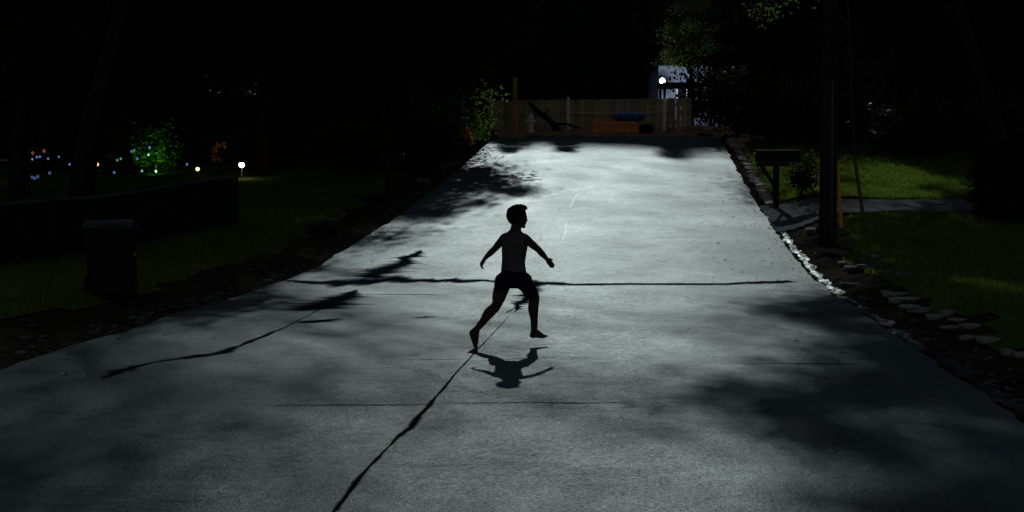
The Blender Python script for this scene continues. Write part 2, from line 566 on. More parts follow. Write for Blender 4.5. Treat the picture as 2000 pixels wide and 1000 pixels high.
# running water in the right gutter
def gut(x, y): return gz(HW + .05, y) + .02 +   .014 * mnoise.noise(Vector((x * 7, y * 2.2, 0))) + .009 * mnoise.noise(Vector((x * 15, y * 6, 5)))
def gutkeep(x, y):
    c = 4.22 + .08 * mnoise.noise(Vector((0, y * .8, 8)))
    return abs(x - c) < .065 + .09 * mnoise.noise(Vector((3, y * 1.7, 8)))
tag(sheet('gutter_water', list(np.linspace(3.95, 4.6, 27)), list(np.linspace(11, 34, 460)), gut, M['water'], gutkeep), kind='structure')

# grass blades
def blades(name, region, n, seed, h=(.04, .10)):
    rng = np.random.default_rng(seed)
    V, Fc = [], []
    x0, x1, y0, y1, fn = region
    k = 0
    while k < n:
        x, y = rng.uniform(x0, x1), rng.uniform(y0, y1)
        if not fn(x, y): 
            n -= .5
            continue
        z = gz(x, y) + .015
        hh = rng.uniform(*h); a = rng.uniform(0, 6.283); w = .008 + .006 * rng.random()
        lx, ly = rng.normal(0, .35) * hh, rng.normal(0, .35) * hh
        b = len(V)
        V += [(x - w * math.cos(a), y - w * math.sin(a), z), (x + w * math.cos(a), y + w * math.sin(a), z), (x + lx, y + ly, z + hh)]
        Fc.append((b, b + 1, b + 2))
        k += 1
    o = link(bpy.data.objects.new(name, np_mesh(name, V, Fc, M['grass'])))
    return tag(o, kind='stuff')
tag(blades('grass', (4.5, 17, 18, 54, lawn_r), 130000, 3), 'short mown grass on the lawns right of the road', 'grass')
tag(blades('grass', (4.5, 12, 37.5, 53, lawn_r), 90000, 6), 'thick pale lit grass of the lawn patch around the right mailbox', 'grass')
tag(blades('grass', (-14, -4.9, 16, 36, lawn_l), 50000, 4), 'rough dim grass along the left side of the road', 'grass')

# ------------------------------------------------------------------ stones along the right edge
def stone_mesh(seed, flat):
    rnd = random.Random(seed)
    bm = bmesh.new()
    blob(bm, (0, 0, 0), (1, 1, 1), sub=1)
    for v in bm.verts:
        p = v.co
        q = Vector((max(-.72, min(.72, p.x)), max(-.72, min(.72, p.y)), max(-.6, min(.6, p.z))))
        v.co = q * (1 + .10 * rnd.uniform(-1, 1))
        v.co.z *= flat
    me = bpy.data.meshes.new('stone'); bm.to_mesh(me); bm.free()
    me.polygons.foreach_set('use_smooth', [True] * len(me.polygons))
    return me
SM = [stone_mesh(k, .6) for k in range(6)]
PM = [m.copy() for m in SM[:3]]
DM = [m.copy() for m in SM[:4]]
for m in DM: m.materials.append(M['rubble'])
for m in SM: m.materials.append(M['stone'])
for m in PM: m.materials.append(M['pinkstone'])
def stones(label, places, cat='stone edging', dark=False):
    root = empty('stone_edging', (places[0][0], places[0][1], gz(places[0][0], places[0][1])), 0, label, cat)
    rnd = random.Random(len(places))
    for x, y, s, pink in places:
        o = bpy.data.objects.new('stone', rnd.choice(DM if dark else PM if pink else SM))
        r = gz(x, y)
        o.location = Vector((x, y, r + s[2] * .16)) - root.location
        o.scale = (s[0] * .7, s[1] * .7, s[2])
        o.rotation_euler = (rnd.uniform(-.12, .12), rnd.uniform(-.12, .12), rnd.uniform(-.3, .3))
        link(o, root)
    return root
rnd = random.Random(5)
pl = []
y = 38.6
while y < 54.5:
    w = rnd.uniform(.26, .42)
    pl.append((4.42 + rnd.uniform(-.05, .05), y, (rnd.uniform(.2, .28), w, .15), rnd.random() < .3))
    if rnd.random() < .35: pl.append((4.7 + rnd.uniform(-.05, .05), y + .1, (.2, .25, .12), False))
    y += w * .98 + .06
stones('row of low grey edging stones between the road and the lit lawn by the mailbox', pl)
pl = [(4.45, 55.4, (.45, .5, .3), True), (4.75, 56.3, (.5, .5, .38), True), (4.35, 56.6, (.35, .4, .25), True), (4.9, 57.3, (.5, .55, .42), True), (4.45, 57.8, (.4, .4, .3), True), (5.3, 55.8, (.4, .4, .3), True), (4.6, 54.9, (.3, .3, .2), True)]
stones('heap of pinkish boulders at the far right corner of the road', pl, 'boulders')
pl = [(4.85 + rnd.uniform(-.35, .45), rnd.uniform(23.6, 33), (rnd.uniform(.12, .42), rnd.uniform(.15, .5), rnd.uniform(.08, .2)), False) for k in range(26)]
stones('scattered flat grey rocks on the bare ground at the foot of the utility pole', pl, 'rocks', True)
pl = [(4.8 + rnd.uniform(-.15, .15), y + rnd.uniform(-.2, .2), (rnd.uniform(.12, .32), rnd.uniform(.14, .34), rnd.uniform(.06, .13)), False) for y in np.arange(14.5, 22.6, .4) if rnd.random() < .85]
stones('line of half buried stone slabs along the water in the gutter', pl)
pl = [(-4.5 + rnd.uniform(-.3, .15), rnd.uniform(44, 56), (rnd.uniform(.14, .34), rnd.uniform(.16, .34), rnd.uniform(.1, .2)), False) for k in range(26)]
stones('loose rubble stones along the far left edge of the road', pl, 'rocks', True)
pl = [(-4.4 - abs(rnd.gauss(0, .2)), rnd.uniform(15, 27), (rnd.uniform(.04, .14), rnd.uniform(.05, .18), rnd.uniform(.03, .07)), False) for k in range(36)]
stones('crumbled kerb stones along the near left edge of the road', pl, 'rocks', True)

# gravel and fallen leaves along the crumbled road edges
rng = np.random.default_rng(8)
V, Fc = [], []
octv = np.array([(1, 0, 0), (0, 1, 0), (-1, 0, 0), (0, -1, 0), (0, 0, 1), (0, 0, -1)], float)
octf = [(0, 1, 4), (1, 2, 4), (2, 3, 4), (3, 0, 4), (1, 0, 5), (2, 1, 5), (3, 2, 5), (0, 3, 5)]
for k in range(5200):
    sd = rng.choice([-1, 1]); y = rng.uniform(7, 58) ; e = abs(rng.normal(.0, .32)) - .03
    x = sd * (HW + e)
    z = (rz(x, y) if abs(x) < HW - .12 else gz(x, y))
    r = .008 + .022 * rng.random() ** 3 + (.02 if e > .2 and rng.random() < .12 else 0)
    b = len(V)
    for p in octv * (r * rng.uniform(.6, 1.3, (6, 1))) * np.array([1.2, 1, .7]): V.append((x + p[0], y + p[1], z + r * .3 + p[2]))
    Fc += [tuple(b + i for i in f) for f in octf]
tag(link(bpy.data.objects.new('gravel', np_mesh('gravel', V, Fc, M['rubble']))), 'loose gravel along both crumbled edges of the road', 'gravel', kind='stuff')
V, Fc = [], []
for k in range(420):
    y = rng.uniform(7, 45); x = rng.choice([-1, 1]) * (HW + .3 - abs(rng.normal(0, .8)))
    z = (rz(x, y) if abs(x) < HW - .1 else gz(x, y)) + .008
    a = rng.uniform(0, 6.283); L_ = rng.uniform(.03, .08); w = L_ * rng.uniform(.15, .4)
    c, s_ = math.cos(a), math.sin(a); b = len(V)
    V += [(x - c * L_ / 2, y - s_ * L_ / 2, z), (x + s_ * w, y - c * w, z + rng.uniform(0, .02)), (x + c * L_ / 2, y + s_ * L_ / 2, z + rng.uniform(0, .015)), (x - s_ * w, y + c * w, z + rng.uniform(0, .02))]
    Fc.append((b, b + 1, b + 2, b + 3))
tag(link(bpy.data.objects.new('leaf_litter', np_mesh('leaf_litter', V, Fc, M['litter']))), 'small fallen leaves and twigs scattered on the road', 'leaves', kind='stuff')

# ------------------------------------------------------------------ trees
def leaves_np(centres, n, spread, size, rng, asp=.55, droop=0.0):
    c = np.asarray(centres)
    idx = rng.integers(0, len(c), n)
    p = c[idx, :3] + rng.normal(0, 1, (n, 3)) * (spread * c[idx, 3:4]) * np.array([1, 1, .7])
    a = rng.normal(0, 1, (n, 3)); a[:, 2] = a[:, 2] * .6 - droop
    a /= np.linalg.norm(a, axis=1)[:, None]
    b = np.cross(a, rng.normal(0, 1, (n, 3))); b /= np.linalg.norm(b, axis=1)[:, None]
    s = size * rng.uniform(.6, 1.3, (n, 1))
    V = np.empty((n, 4, 3))
    V[:, 0] = p; V[:, 1] = p + a * s * .5 + b * s * asp * .5; V[:, 2] = p + a * s; V[:, 3] = p + a * s * .5 - b * s * asp * .5
    return V.reshape(-1, 3), np.arange(n * 4).reshape(n, 4)

def quad_mesh(name, V, Q, m):
    me = bpy.data.meshes.new(name)
    me.vertices.add(len(V)); me.vertices.foreach_set('co', V.astype(np.float32).ravel())
    me.loops.add(Q.size); me.loops.foreach_set('vertex_index', Q.astype(np.int32).ravel())
    me.polygons.add(len(Q)); me.polygons.foreach_set('loop_start', np.arange(0, Q.size, 4, dtype=np.int32))
    me.update(calc_edges=True)
    me.materials.append(m)
    return me

def tree_meshes(seed, H, R, base, trunk_r, nleaf, leaf, m, nclump=26, spread=.55, off=(0, 0), lean=0.0):
    """trunk with limbs, and a crown of leaf clumps in an uneven ellipsoid"""
    rnd = random.Random(seed); rng = np.random.default_rng(seed)
    bm = bmesh.new()
    tp = [Vector((0, 0, -.3))]
    nseg = 7
    for k in range(1, nseg + 1):
        t = k / nseg
        tp.append(Vector((off[0] * t * .6 + rnd.gauss(0, .08) + lean * t, off[1] * t * .6 + rnd.gauss(0, .08), H * .85 * t)))
    tr = [trunk_r * (1.35 if k == 0 else 1 - .8 * k / nseg) for k in range(nseg + 1)]
    tube(bm, tp, tr, 8)
    cl = []
    cz, rzz = (H + base) / 2, (H - base) / 2
    for k in range(nclump):
        while True:
            d = Vector((rnd.uniform(-1, 1), rnd.uniform(-1, 1), rnd.uniform(-1, 1)))
            if .25 < d.length < 1: break
        c = Vector((off[0] + d.x * R, off[1] + d.y * R, cz + d.z * rzz))
        cl.append((c.x, c.y, c.z, rnd.uniform(.6, 1.35)))
        # a limb reaching the clump
        i = min(nseg - 1, max(2, int((c.z / (H * .85)) * nseg) - 1 - rnd.randint(0, 1)))
        s = tp[i]
        mid = s.lerp(c, .5) + Vector((rnd.gauss(0, .15), rnd.gauss(0, .15), .25))
        tube(bm, [s, s.lerp(mid, .5) + Vector((0, 0, .1)), mid, mid.lerp(c, .6), c], [tr[i] * .5, tr[i] * .4, tr[i] * .28, tr[i] * .18, .012], 5, False)
        for q in range(3):
            e = c + Vector((rnd.gauss(0, .5), rnd.gauss(0, .5), rnd.gauss(0, .3))) * R * .3
            tube(bm, [mid.lerp(c, .6), e], [.02, .006], 4, False)
            cl.append((e.x, e.y, e.z, rnd.uniform(.4, .9)))
    tm = bpy.data.meshes.new('trunk'); bm.normal_update(); bm.to_mesh(tm); bm.free()
    tm.polygons.foreach_set('use_smooth', [True] * len(tm.polygons))
    tm.materials.append(M['bark'])
    V, Q = leaves_np(cl, nleaf, spread, leaf, rng)
    return tm, quad_mesh('crown', V, Q, m)

def conifer_meshes(seed, H, R, base, nn=9000, m=None):
    rnd = random.Random(seed); rng = np.random.default_rng(seed)
    bm = bmesh.new()
    tube(bm, [(0, 0, -.3), (0, 0, H * .5), (0, 0, H)], [.17, .10, .02], 8)
    cs = []
    z = base
    while z < H - .2:
        r = R * (1 - (z - base) / (H - base)) ** .8 + .15
        for k in range(6):
            a = rnd.uniform(0, 6.283); rr = r * rnd.uniform(.7, 1.1)
            e = Vector((math.cos(a) * rr, math.sin(a) * rr, z - .28 * rr))
            tube(bm, [(0, 0, z), (e.x * .5, e.y * .5, z + .02), e], [.03, .02, .005], 4, False)
            for t in np.linspace(.25, 1, 7):
                cs.append((e.x * t, e.y * t, z - .28 * rr * t * t, .5 + .5 * t))
        z += rnd.uniform(.28, .42)
    tm = bpy.data.meshes.new('trunk'); bm.normal_update(); bm.to_mesh(tm); bm.free()
    tm.materials.append(M['bark'])
    V, Q = leaves_np(cs, nn, .14, .22, rng, .22, .5)
    return tm, quad_mesh('crown', V, Q, m or M['needle'])

def put_tree(name, meshes, loc, label, cat='tree', rz_=0, s=1.0, group='trees around the street'):
    e = empty(name, (loc[0], loc[1], gz(loc[0], loc[1])), rz_, label, cat, group)
    e.scale = (s, s, s)
    link(bpy.data.objects.new('trunk', meshes[0]), e)
    link(bpy.data.objects.new('crown', meshes[1]), e)
    return e

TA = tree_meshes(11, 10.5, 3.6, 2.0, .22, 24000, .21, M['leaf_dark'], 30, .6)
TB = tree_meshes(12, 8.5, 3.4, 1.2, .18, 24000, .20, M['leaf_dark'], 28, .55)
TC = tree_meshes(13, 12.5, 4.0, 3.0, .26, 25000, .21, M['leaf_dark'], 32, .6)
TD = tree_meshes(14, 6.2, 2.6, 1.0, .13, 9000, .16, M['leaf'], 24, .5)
TE = conifer_meshes(15, 7.0, 2.2, .9)
TF = conifer_meshes(16, 12.0, 3.0, 1.2, 14000)
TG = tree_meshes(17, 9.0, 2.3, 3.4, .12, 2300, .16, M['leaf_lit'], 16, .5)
# bushes: low crowns with many thin stems
def bush_meshes(seed, H, R, nleaf, leaf, m, stems=9):
    rnd = random.Random(seed); rng = np.random.default_rng(seed)
    bm = bmesh.new(); cl = []
    for k in range(stems):
        a = rnd.uniform(0, 6.283); r = R * rnd.uniform(.2, .95)
        e = Vector((math.cos(a) * r, math.sin(a) * r, H * rnd.uniform(.55, .95)))
        mid = Vector((e.x * .35, e.y * .35, e.z * .55))
        tube(bm, [(rnd.gauss(0, .06), rnd.gauss(0, .06), -.1), mid, e], [.022, .016, .005], 5, False)
        cl += [(e.x, e.y, e.z, 1), (mid.x * 1.6, mid.y * 1.6, mid.z, 1), (e.x * .8, e.y * .8, e.z * .4, 1)]
    tm = bpy.data.meshes.new('stems'); bm.normal_update(); bm.to_mesh(tm); bm.free()
    tm.materials.append(M['bark'])
    V, Q = leaves_np(cl, nleaf, .24 * R, leaf, rng)
    V[:, 2] = np.maximum(V[:, 2], .01)
    return tm, quad_mesh('foliage', V, Q, m)
def put_bush(meshes, loc, label, rz_=0, s=(1, 1, 1), name='shrub', group='shrubs beside the street'):
    e = empty(name, (loc[0], loc[1], gz(loc[0], loc[1])), rz_, label, 'shrub', group)
    e.scale = s
    link(bpy.data.objects.new('stems', meshes[0]), e)
    link(bpy.data.objects.new('foliage', meshes[1]), e)
    return e
BA = bush_meshes(21, 1.5, 1.1, 2600, .13, M['leaf_dark'])
BB = bush_meshes(22, 1.9, .8, 2400, .12, M['leaf'])
BC = bush_meshes(23, 1.1, .9, 1800, .10, M['leaf_lit'])

# trees of the left side
for u, d, ms, s, rzz, lab in [
    (40, 40, TA, 1.0, .3, 'tall dark tree at the left border of the picture behind the garden lights'),
    (250, 46, TB, 1.0, 1.2, 'dark broad tree above the green lit bush in the left garden'),
    (520, 46, TC, .95, 2.2, 'tall black tree just right of the brightest garden lamp'),
    (640, 50, TA, .9, 4.0, 'dark leafy tree left of the far left mailbox'),
    (790, 57, TB, 1.0, 5.1, 'dark round tree standing behind the far left mailbox'),
    (775, 70, TC, .85, .7, 'dark tree behind the flowering bush at the far left corner'),
    (380, 62, TF, .9, 2.9, 'tall dark conifer far behind the left garden'),
    (330, 54, TB, 1.05, 3.4, 'dense dark tree behind the green lit bush, right of its centre'),
    (150, 53, TA, .95, 5.2, 'dense dark tree behind the blue fairy lights'),
    (440, 56, TB, 1.0, 2.0, 'dense dark tree behind the orange flowers of the left garden'),
    (-20, 50, TB, 1.1, 1.0, 'dense dark tree cut by the left border of the picture'),
    (130, 64, TF, 1.0, .2, 'dark conifer behind the blue fairy lights at far left')]:
    p = ground(u, d)
    put_tree('conifer_tree' if ms is TF else 'leafy_tree', ms, p, lab, rz_=rzz, s=s)
# behind the fence
for u, d, ms, s, rzz, lab in [
    (1022, 71, TE, 1.0, .3, 'small dark conifer behind the fence left of the hydrant'),
    (1105, 70, TE, .95, 1.3, 'small conifer whose boughs hang over the middle of the fence'),
    (1165, 75, TB, .85, 2.3, 'dark leafy tree behind the fence left of the house lamp'),
    (930, 98, TD, 1.6, 3.3, 'dark tree behind the left end of the fence'),
    (1330, 92, TF, 1.5, 2.6, 'very tall dark conifer behind the lit house'),
    (1225, 90, TF, 1.4, .6, 'very tall dark conifer behind the fence left of the house lamp'),
    (1255, 99, TF, .8, 1.1, 'tall conifer in the dark far behind the fence'),
    (1050, 98, TF, .85, 2.1, 'slim dark conifer far behind the hydrant')]:
    p = ground(u, d)
    put_tree('conifer_tree' if ms in (TE, TF) else 'leafy_tree', ms, p, lab, rz_=rzz, s=s)
# right side
for u, d, ms, s, rzz, lab in [
    (1575, 71, TA, .95, .9, 'large dark tree right of the lit house with sparse bright leaves'),
    (1480, 76, TB, .62, 2.2, 'dark low tree hiding the right end of the lit house'),
    (1440, 61, TG, 1.05, 2.0, 'thin tree with bright yellow green leaves at the top right of the lit house'),
    (1765, 57, TC, .85, 1.9, 'tall black tree behind the utility pole'),
    (1880, 54, TB, 1.0, .4, 'dark spreading tree at the back of the right lawn'),
    (2010, 46, TA, 1.0, 2.4, 'dark tree at the right border behind the hedge'),
    (1640, 70, TF, .9, 3.2, 'tall conifer in the dark behind the right lawn'),
    (1960, 70, TF, .9, 4.2, 'conifer far behind the right lawn near the border')]:
    p = ground(u, d)
    put_tree('conifer_tree' if ms is TF else 'leafy_tree', ms, p, lab, rz_=rzz, s=s)

# street trees with limbs over the road; unseen ones are added to shade it
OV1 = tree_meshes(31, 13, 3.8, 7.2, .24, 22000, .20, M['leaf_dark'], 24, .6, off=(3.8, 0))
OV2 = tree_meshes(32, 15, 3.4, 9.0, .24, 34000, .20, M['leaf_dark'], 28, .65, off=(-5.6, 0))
OV3 = tree_meshes(33, 19.5, 4.6, 14.0, .26, 1500, .20, M['leaf'], 30, .9, off=(6.0, 0))  # sparse high crowns added to dim the near and middle road
OV5 = tree_meshes(35, 12, 4.6, 5.5, .26, 26000, .22, M['leaf_dark'], 30, .7, off=(5.6, 0))  # dense crowns added at the borders to shade verge, lawn and driveway
OV4 = tree_meshes(34, 17, 3.6, 11, .26, 15000, .20, M['leaf'], 26, .75, off=(5.6, 0))  # high crown added out of view to dim the near left road
for x, y, ms, rzz, s, lab in [
    (-11.0, 35.0, OV4, 0, 1.0, 'tall street tree with high limbs reaching over the near left part of the road'),
    (9.9, 39, OV2, 0, 1.0, 'tall street tree with high limbs reaching over the right road edge by the pole'),
    (10.5, 30, OV2, -.12, 1.0, 'tall street tree with high limbs reaching over the nearest right road edge'),
    (10.0, 49, OV2, .2, .95, 'tall street tree on the right lawn beyond the driveway'),
    (-15.0, 38, OV5, 0, 1.0, 'tall dark tree just outside the left border shading the verge'),
    (-16.0, 46, OV5, .4, 1.0, 'tall dark tree beyond the left border behind the garden fence'),
    (14.2, 50, OV5, math.pi, 1.0, 'tall dark tree right of the driveway end at the right border'),
    (14.3, 43, OV5, math.pi - .1, .95, 'tall dark tree just outside the right border beside the hedge'),
    (-9.0, 65, OV1, .1, .8, 'tall street tree with limbs over the far left road edge'),
    (-10.1, 59, OV1, .45, .82, 'tall street tree behind the far left mailbox with limbs over the road edge'),
    (-9.5, 57, OV3, .0, 1.0, 'thinly leaved street tree with high limbs over the middle of the road'),
    (-9.8, 47, OV3, .08, .95, 'thinly leaved street tree with high limbs over the near road')]:
    put_tree('street_tree', ms, (x, y), lab, rz_=rzz, s=s)

# far wood on the added hillside
rng = np.random.default_rng(77)
Vs, Qs, k0 = [], [], 0
cs = []
for k in range(420):
    x, y = rng.uniform(-95, 95), rng.uniform(104, 150)
    z = gz(x, y); h = rng.uniform(4, 9)
    for q in range(6):
        cs.append((x + rng.normal(0, 1.2), y + rng.normal(0, 1.2), z + h * rng.uniform(.2, 1), rng.uniform(.6, 1.3)))
Vw, Qw = leaves_np(cs, 60000, 1.0, .55, rng)
tag(link(bpy.data.objects.new('far_wood', quad_mesh('far_wood', Vw, Qw, M['leaf_dark']))), 'dark wood covering the hillside beyond the fence', 'wood', kind='stuff')

# ------------------------------------------------------------------ the running boy
PXM = 15.5
def J(u, v, dd=0.0):
    return at(u, v, PXM + dd)

def remeshed(bm, name, m, parent, voxel=.007, smooth=4, factor=.5):
    me = bpy.data.meshes.new(name)
    bm.to_mesh(me); bm.free()
    o = bpy.data.objects.new(name, me)
    COL.objects.link(o)
    r = o.modifiers.new('r', 'REMESH'); r.mode = 'VOXEL'; r.voxel_size = voxel; r.adaptivity = 0
    s = o.modifiers.new('s', 'SMOOTH'); s.iterations = smooth; s.factor = factor
    dg = bpy.context.evaluated_depsgraph_get()
    dg.update()
    nm = bpy.data.meshes.new_from_object(o.evaluated_get(dg))
    bpy.data.objects.remove(o)
    nm.name = name
    nm.materials.clear(); nm.materials.append(m)
    nm.polygons.foreach_set('use_smooth', [True] * len(nm.polygons))
    o = bpy.data.objects.new(name, nm)
    return link(o, parent)

def limb(bm, pts, rads, seg=14):
    """tapered limb with rounded ends, resampled smoothly"""
    P = [Vector(p) for p in pts]
    q, r = [], []
    for i in range(len(P) - 1):
        p0, p1, p2, p3 = P[max(i - 1, 0)], P[i], P[i + 1], P[min(i + 2, len(P) - 1)]
        for k in range(6):
            t = k / 6
            q.append(.5 * ((2 * p1) + (p2 - p0) * t + (2 * p0 - 5 * p1 + 4 * p2 - p3) * t * t + (-p0 + 3 * p1 - 3 * p2 + p3) * t ** 3))
            s = t * t * (3 - 2 * t)
            r.append(rads[i] * (1 - s) + rads[i + 1] * s)
    q.append(P[-1]); r.append(rads[-1])
    tube(bm, q, r, seg)
    blob(bm, P[0], (rads[0],) * 3, sub=2)
    blob(bm, P[-1], (rads[-1],) * 3, sub=2)

base = J(985, 686); base.z = 0
gb = rz(base.x, base.y)
base.z = gb
boy = empty('person', base, 0, 'barefoot child in dark shirt and shorts running along the empty road', 'person')
BL = boy.location.copy()
rgt = Vector((math.cos(YAW), math.sin(YAW), 0)); fwd = Vector((-math.sin(YAW), math.cos(YAW), 0)); upv = Vector((0, 0, 1))
def loc(p): return p - BL
def JJ(u, v, dd=0.0): return loc(J(u, v, dd))

face = (rgt * .86 + fwd * .5).normalized()       # he looks right and away
side = face.cross(upv)                            # his right, towards the camera
Rf = Matrix((face, -side, upv)).transposed()      # head axes: x = face, y = his left, z = up

Lsh, Rsh = JJ(984, 466, .10), JJ(1028, 468, -.08)
Lel, Rel = JJ(966, 486, .12), JJ(1051, 487, -.10)
Lwr, Rwr = JJ(947.5, 504, .04), JJ(1068, 506, -.02)
neck0, neck1 = JJ(1005, 458, 0), JJ(1009, 440, 0)
chest, waist, hips = JJ(1005, 484, .0), JJ(1003, 517, 0), JJ(1002, 541, 0)
Lhip, Rhip = JJ(984, 549, .05), JJ(1022, 549, -.05)
Lkn, Rkn = JJ(969, 597, -.03), JJ(1044, 580, .06)
Lan, Ran = JJ(931, 643, -.06), JJ(1043, 646, .08)
headc = JJ(1011, 425, 0)

bm = bmesh.new()
def torso(bm, k=1.0, top=True):
    # stacked ellipses following the back
    rows = [(JJ(1004, 552), .140, .095), (JJ(1002, 540), .138, .096), (JJ(1003, 526), .120, .085), (JJ(1003, 512), .112, .078),
            (JJ(1004, 496), .122, .082), (JJ(1005, 480), .132, .084), (JJ(1006, 468), .128, .078), (JJ(1006, 460), .098, .062), (JJ(1006, 455), .055, .048)]
    if not top: rows = rows[1:]
    ax = (Rsh - Lsh); ax.z = 0; ax.normalize(); ay = upv.cross(ax)
    rings = []
    for c, a, b in rows:
        rings.append([bm.verts.new(c + (ax * math.cos(t) * a + ay * math.sin(t) * b) * k) for t in np.linspace(0, 2 * math.pi, 20, endpoint=False)])
    for i in range(len(rings) - 1):
        for q in range(20):
            bm.faces.new((rings[i][q], rings[i][(q + 1) % 20], rings[i + 1][(q + 1) % 20], rings[i + 1][q]))
    bm.faces.new(list(reversed(rings[0]))); bm.faces.new(rings[-1])
torso(bm, .95)
limb(bm, [neck0, neck0.lerp(neck1, .5), neck1], [.060, .052, .050])
for q in (Lsh, Rsh): limb(bm, [neck0.lerp(neck1, .45), neck0.lerp(neck1, .2).lerp(q, .5), q], [.045, .040, .040])
def arm(sh, el, wr):
    limb(bm, [sh, sh.lerp(el, .45), el, el.lerp(wr, .35), wr], [.044, .038, .031, .031, .020])
arm(Lsh, Lel, Lwr); arm(Rsh, Rel, Rwr)
limb(bm, [neck0, Lsh], [.045, .044]); limb(bm, [neck0, Rsh], [.045, .044])
def leg(hp, kn, an, kneef):
    mid = hp.lerp(kn, .5); c = kn.lerp(an, .3)
    limb(bm, [hp, mid, kn, c - kneef * .012, kn.lerp(an, .7), an], [.080, .070, .048, .052, .036, .030])
leg(Lhip, Lkn, Lan, face); leg(Rhip, Rkn, Ran, face)
# feet
def foot(an, heel, ball, toe, up):
    limb(bm, [an, heel.lerp(an, .45), heel], [.031, .030, .028])
    lat = (toe - heel).cross(up).normalized()
    up = lat.cross((toe - heel)).normalized()
    instep = an.lerp(ball, .5)
    limb(bm, [an, instep, ball], [.030, .026, .018])
    limb(bm, [heel, heel.lerp(ball, .5) - lat * .008, ball], [.027, .023, .022])
    limb(bm, [heel, heel.lerp(ball, .5) + lat * .010, ball + lat * .016], [.026, .021, .019])
    ln = (toe - ball)
    for k, (o, f, r) in enumerate([(-.022, 1.0, .0105), (-.008, .95, .0082), (.005, .85, .0078), (.017, .7, .0075), (.027, .55, .0072)]):
        limb(bm, [ball + lat * o * .9, ball + lat * o + ln * f * .6 + up * .003, ball + lat * o + ln * f], [.013, r, r * .9], 8)
foot(Lan, JJ(921.5, 650, -.10), JJ(929, 676, -.06), JJ(935, 684.5, -.01), -rgt)
foot(Ran, JJ(1040, 655, .06), JJ(1061, 656.5, .12), JJ(1071, 657, .15), upv)
# hands: palm, four fingers, thumb
def hand(wr, dirv, palmn, curls, thumbside, spread=.012):
    d = dirv.normalized(); lat = palmn.cross(d).normalized()
    n = lat.cross(d).normalized() * (1 if lat.cross(d).dot(palmn) > 0 else -1)
    L = .062
    for o in (-.018, -.006, .006, .018):
        limb(bm, [wr, wr + d * L * .5 + lat * o * .9, wr + d * L + lat * o], [.016, .0125, .011], 8)
    for k, o in enumerate((-.019, -.0065, .006, .018)):
        ln = (.050, .058, .054, .042)[k]
        b = wr + d * L + lat * o
        c = curls[k]
        d1 = (d * math.cos(c * .5) + n * math.sin(c * .5) + lat * o * 2).normalized()
        d2 = (d * math.cos(c * 1.2) + n * math.sin(c * 1.2)).normalized()
        d3 = (d * math.cos(c * 1.8) + n * math.sin(c * 1.8)).normalized()
        p1 = b + d1 * ln * .45; p2 = p1 + d2 * ln * .32; p3 = p2 + d3 * ln * .25
        limb(bm, [b, p1, p2, p3], [.0095, .0088, .0082, .0072], 8)
    t0 = wr + d * .018 + lat * thumbside * .016
    td = (d * .75 + lat * thumbside * .6 + n * .35).normalized()
    t1 = t0 + td * .030; t2 = t1 + (td + d * .5).normalized() * .026; 
    limb(bm, [wr + d * .008, t0, t1, t2], [.013, .012, .0098, .008], 8)
hand(Lwr, JJ(938, 520, .0) - Lwr, (fwd * .6 + rgt * .8), [.15, .75, .9, 1.0], 1)
hand(Rwr, JJ(1087, 529, .06) - Rwr, (fwd * .9 - rgt * .4), [.18, .15, .2, .3], -1)
# head
def H(x, y, z): return headc + Rf @ Vector((x, y, z))
hv = blob(bm, (0, 0, 0), (1, 1, 1), sub=4)
for v in hv:
    p = v.co.copy()
    x, y, z = p.x * .094, p.y * .075, p.z * .112
    if z < -.02:                       # jaw narrows, chin forward
        k = (-.02 - z) / .092
        y *= 1 - .42 * k
        if x < 0: x *= 1 - .62 * k
        else: x *= 1 - .12 * k
    if x > .05 and z > .0: x = .05 + (x - .05) * .75           # flat brow
    if x > .03 and abs(z - .006) < .016: x -= .009 * (1 - abs(z - .006) / .016) * min(1, abs(y) / .02)   # eye sockets
    v.co = H(x, y, z)
limb(bm, [H(.084, 0, .006), H(.094, 0, -.012), H(.100, 0, -.026)], [.008, .010, .0125], 8)     # nose
blob(bm, H(.094, .010, -.028), (.008,) * 3, sub=1); blob(bm, H(.094, -.010, -.028), (.008,) * 3, sub=1)
limb(bm, [H(.082, -.018, -.052), H(.089, 0, -.051), H(.082, .018, -.052)], [.005, .0075, .005], 8)   # lips
limb(bm, [H(.080, -.016, -.060), H(.087, 0, -.061), H(.080, .016, -.060)], [.005, .0075, .005], 8)
blob(bm, H(.066, 0, -.086), (.020, .022, .018), sub=2)          # chin
for s in (-1, 1):
    blob(bm, H(-.004, s * .074, -.006), (.020, .008, .030), Rf, sub=2)     # ears
    blob(bm, H(.052, s * .046, -.030), (.022, .018, .020), sub=2)          # cheeks
body = remeshed(bm, 'body', M['skin'], boy, .0055, 4, .45)
for s in (-1, 1):
    bm = bmesh.new(); blob(bm, H(.076, s * .030, .006), (.0105,) * 3, sub=2)
    mesh_obj('eye', bm, M['eye'], body, True)

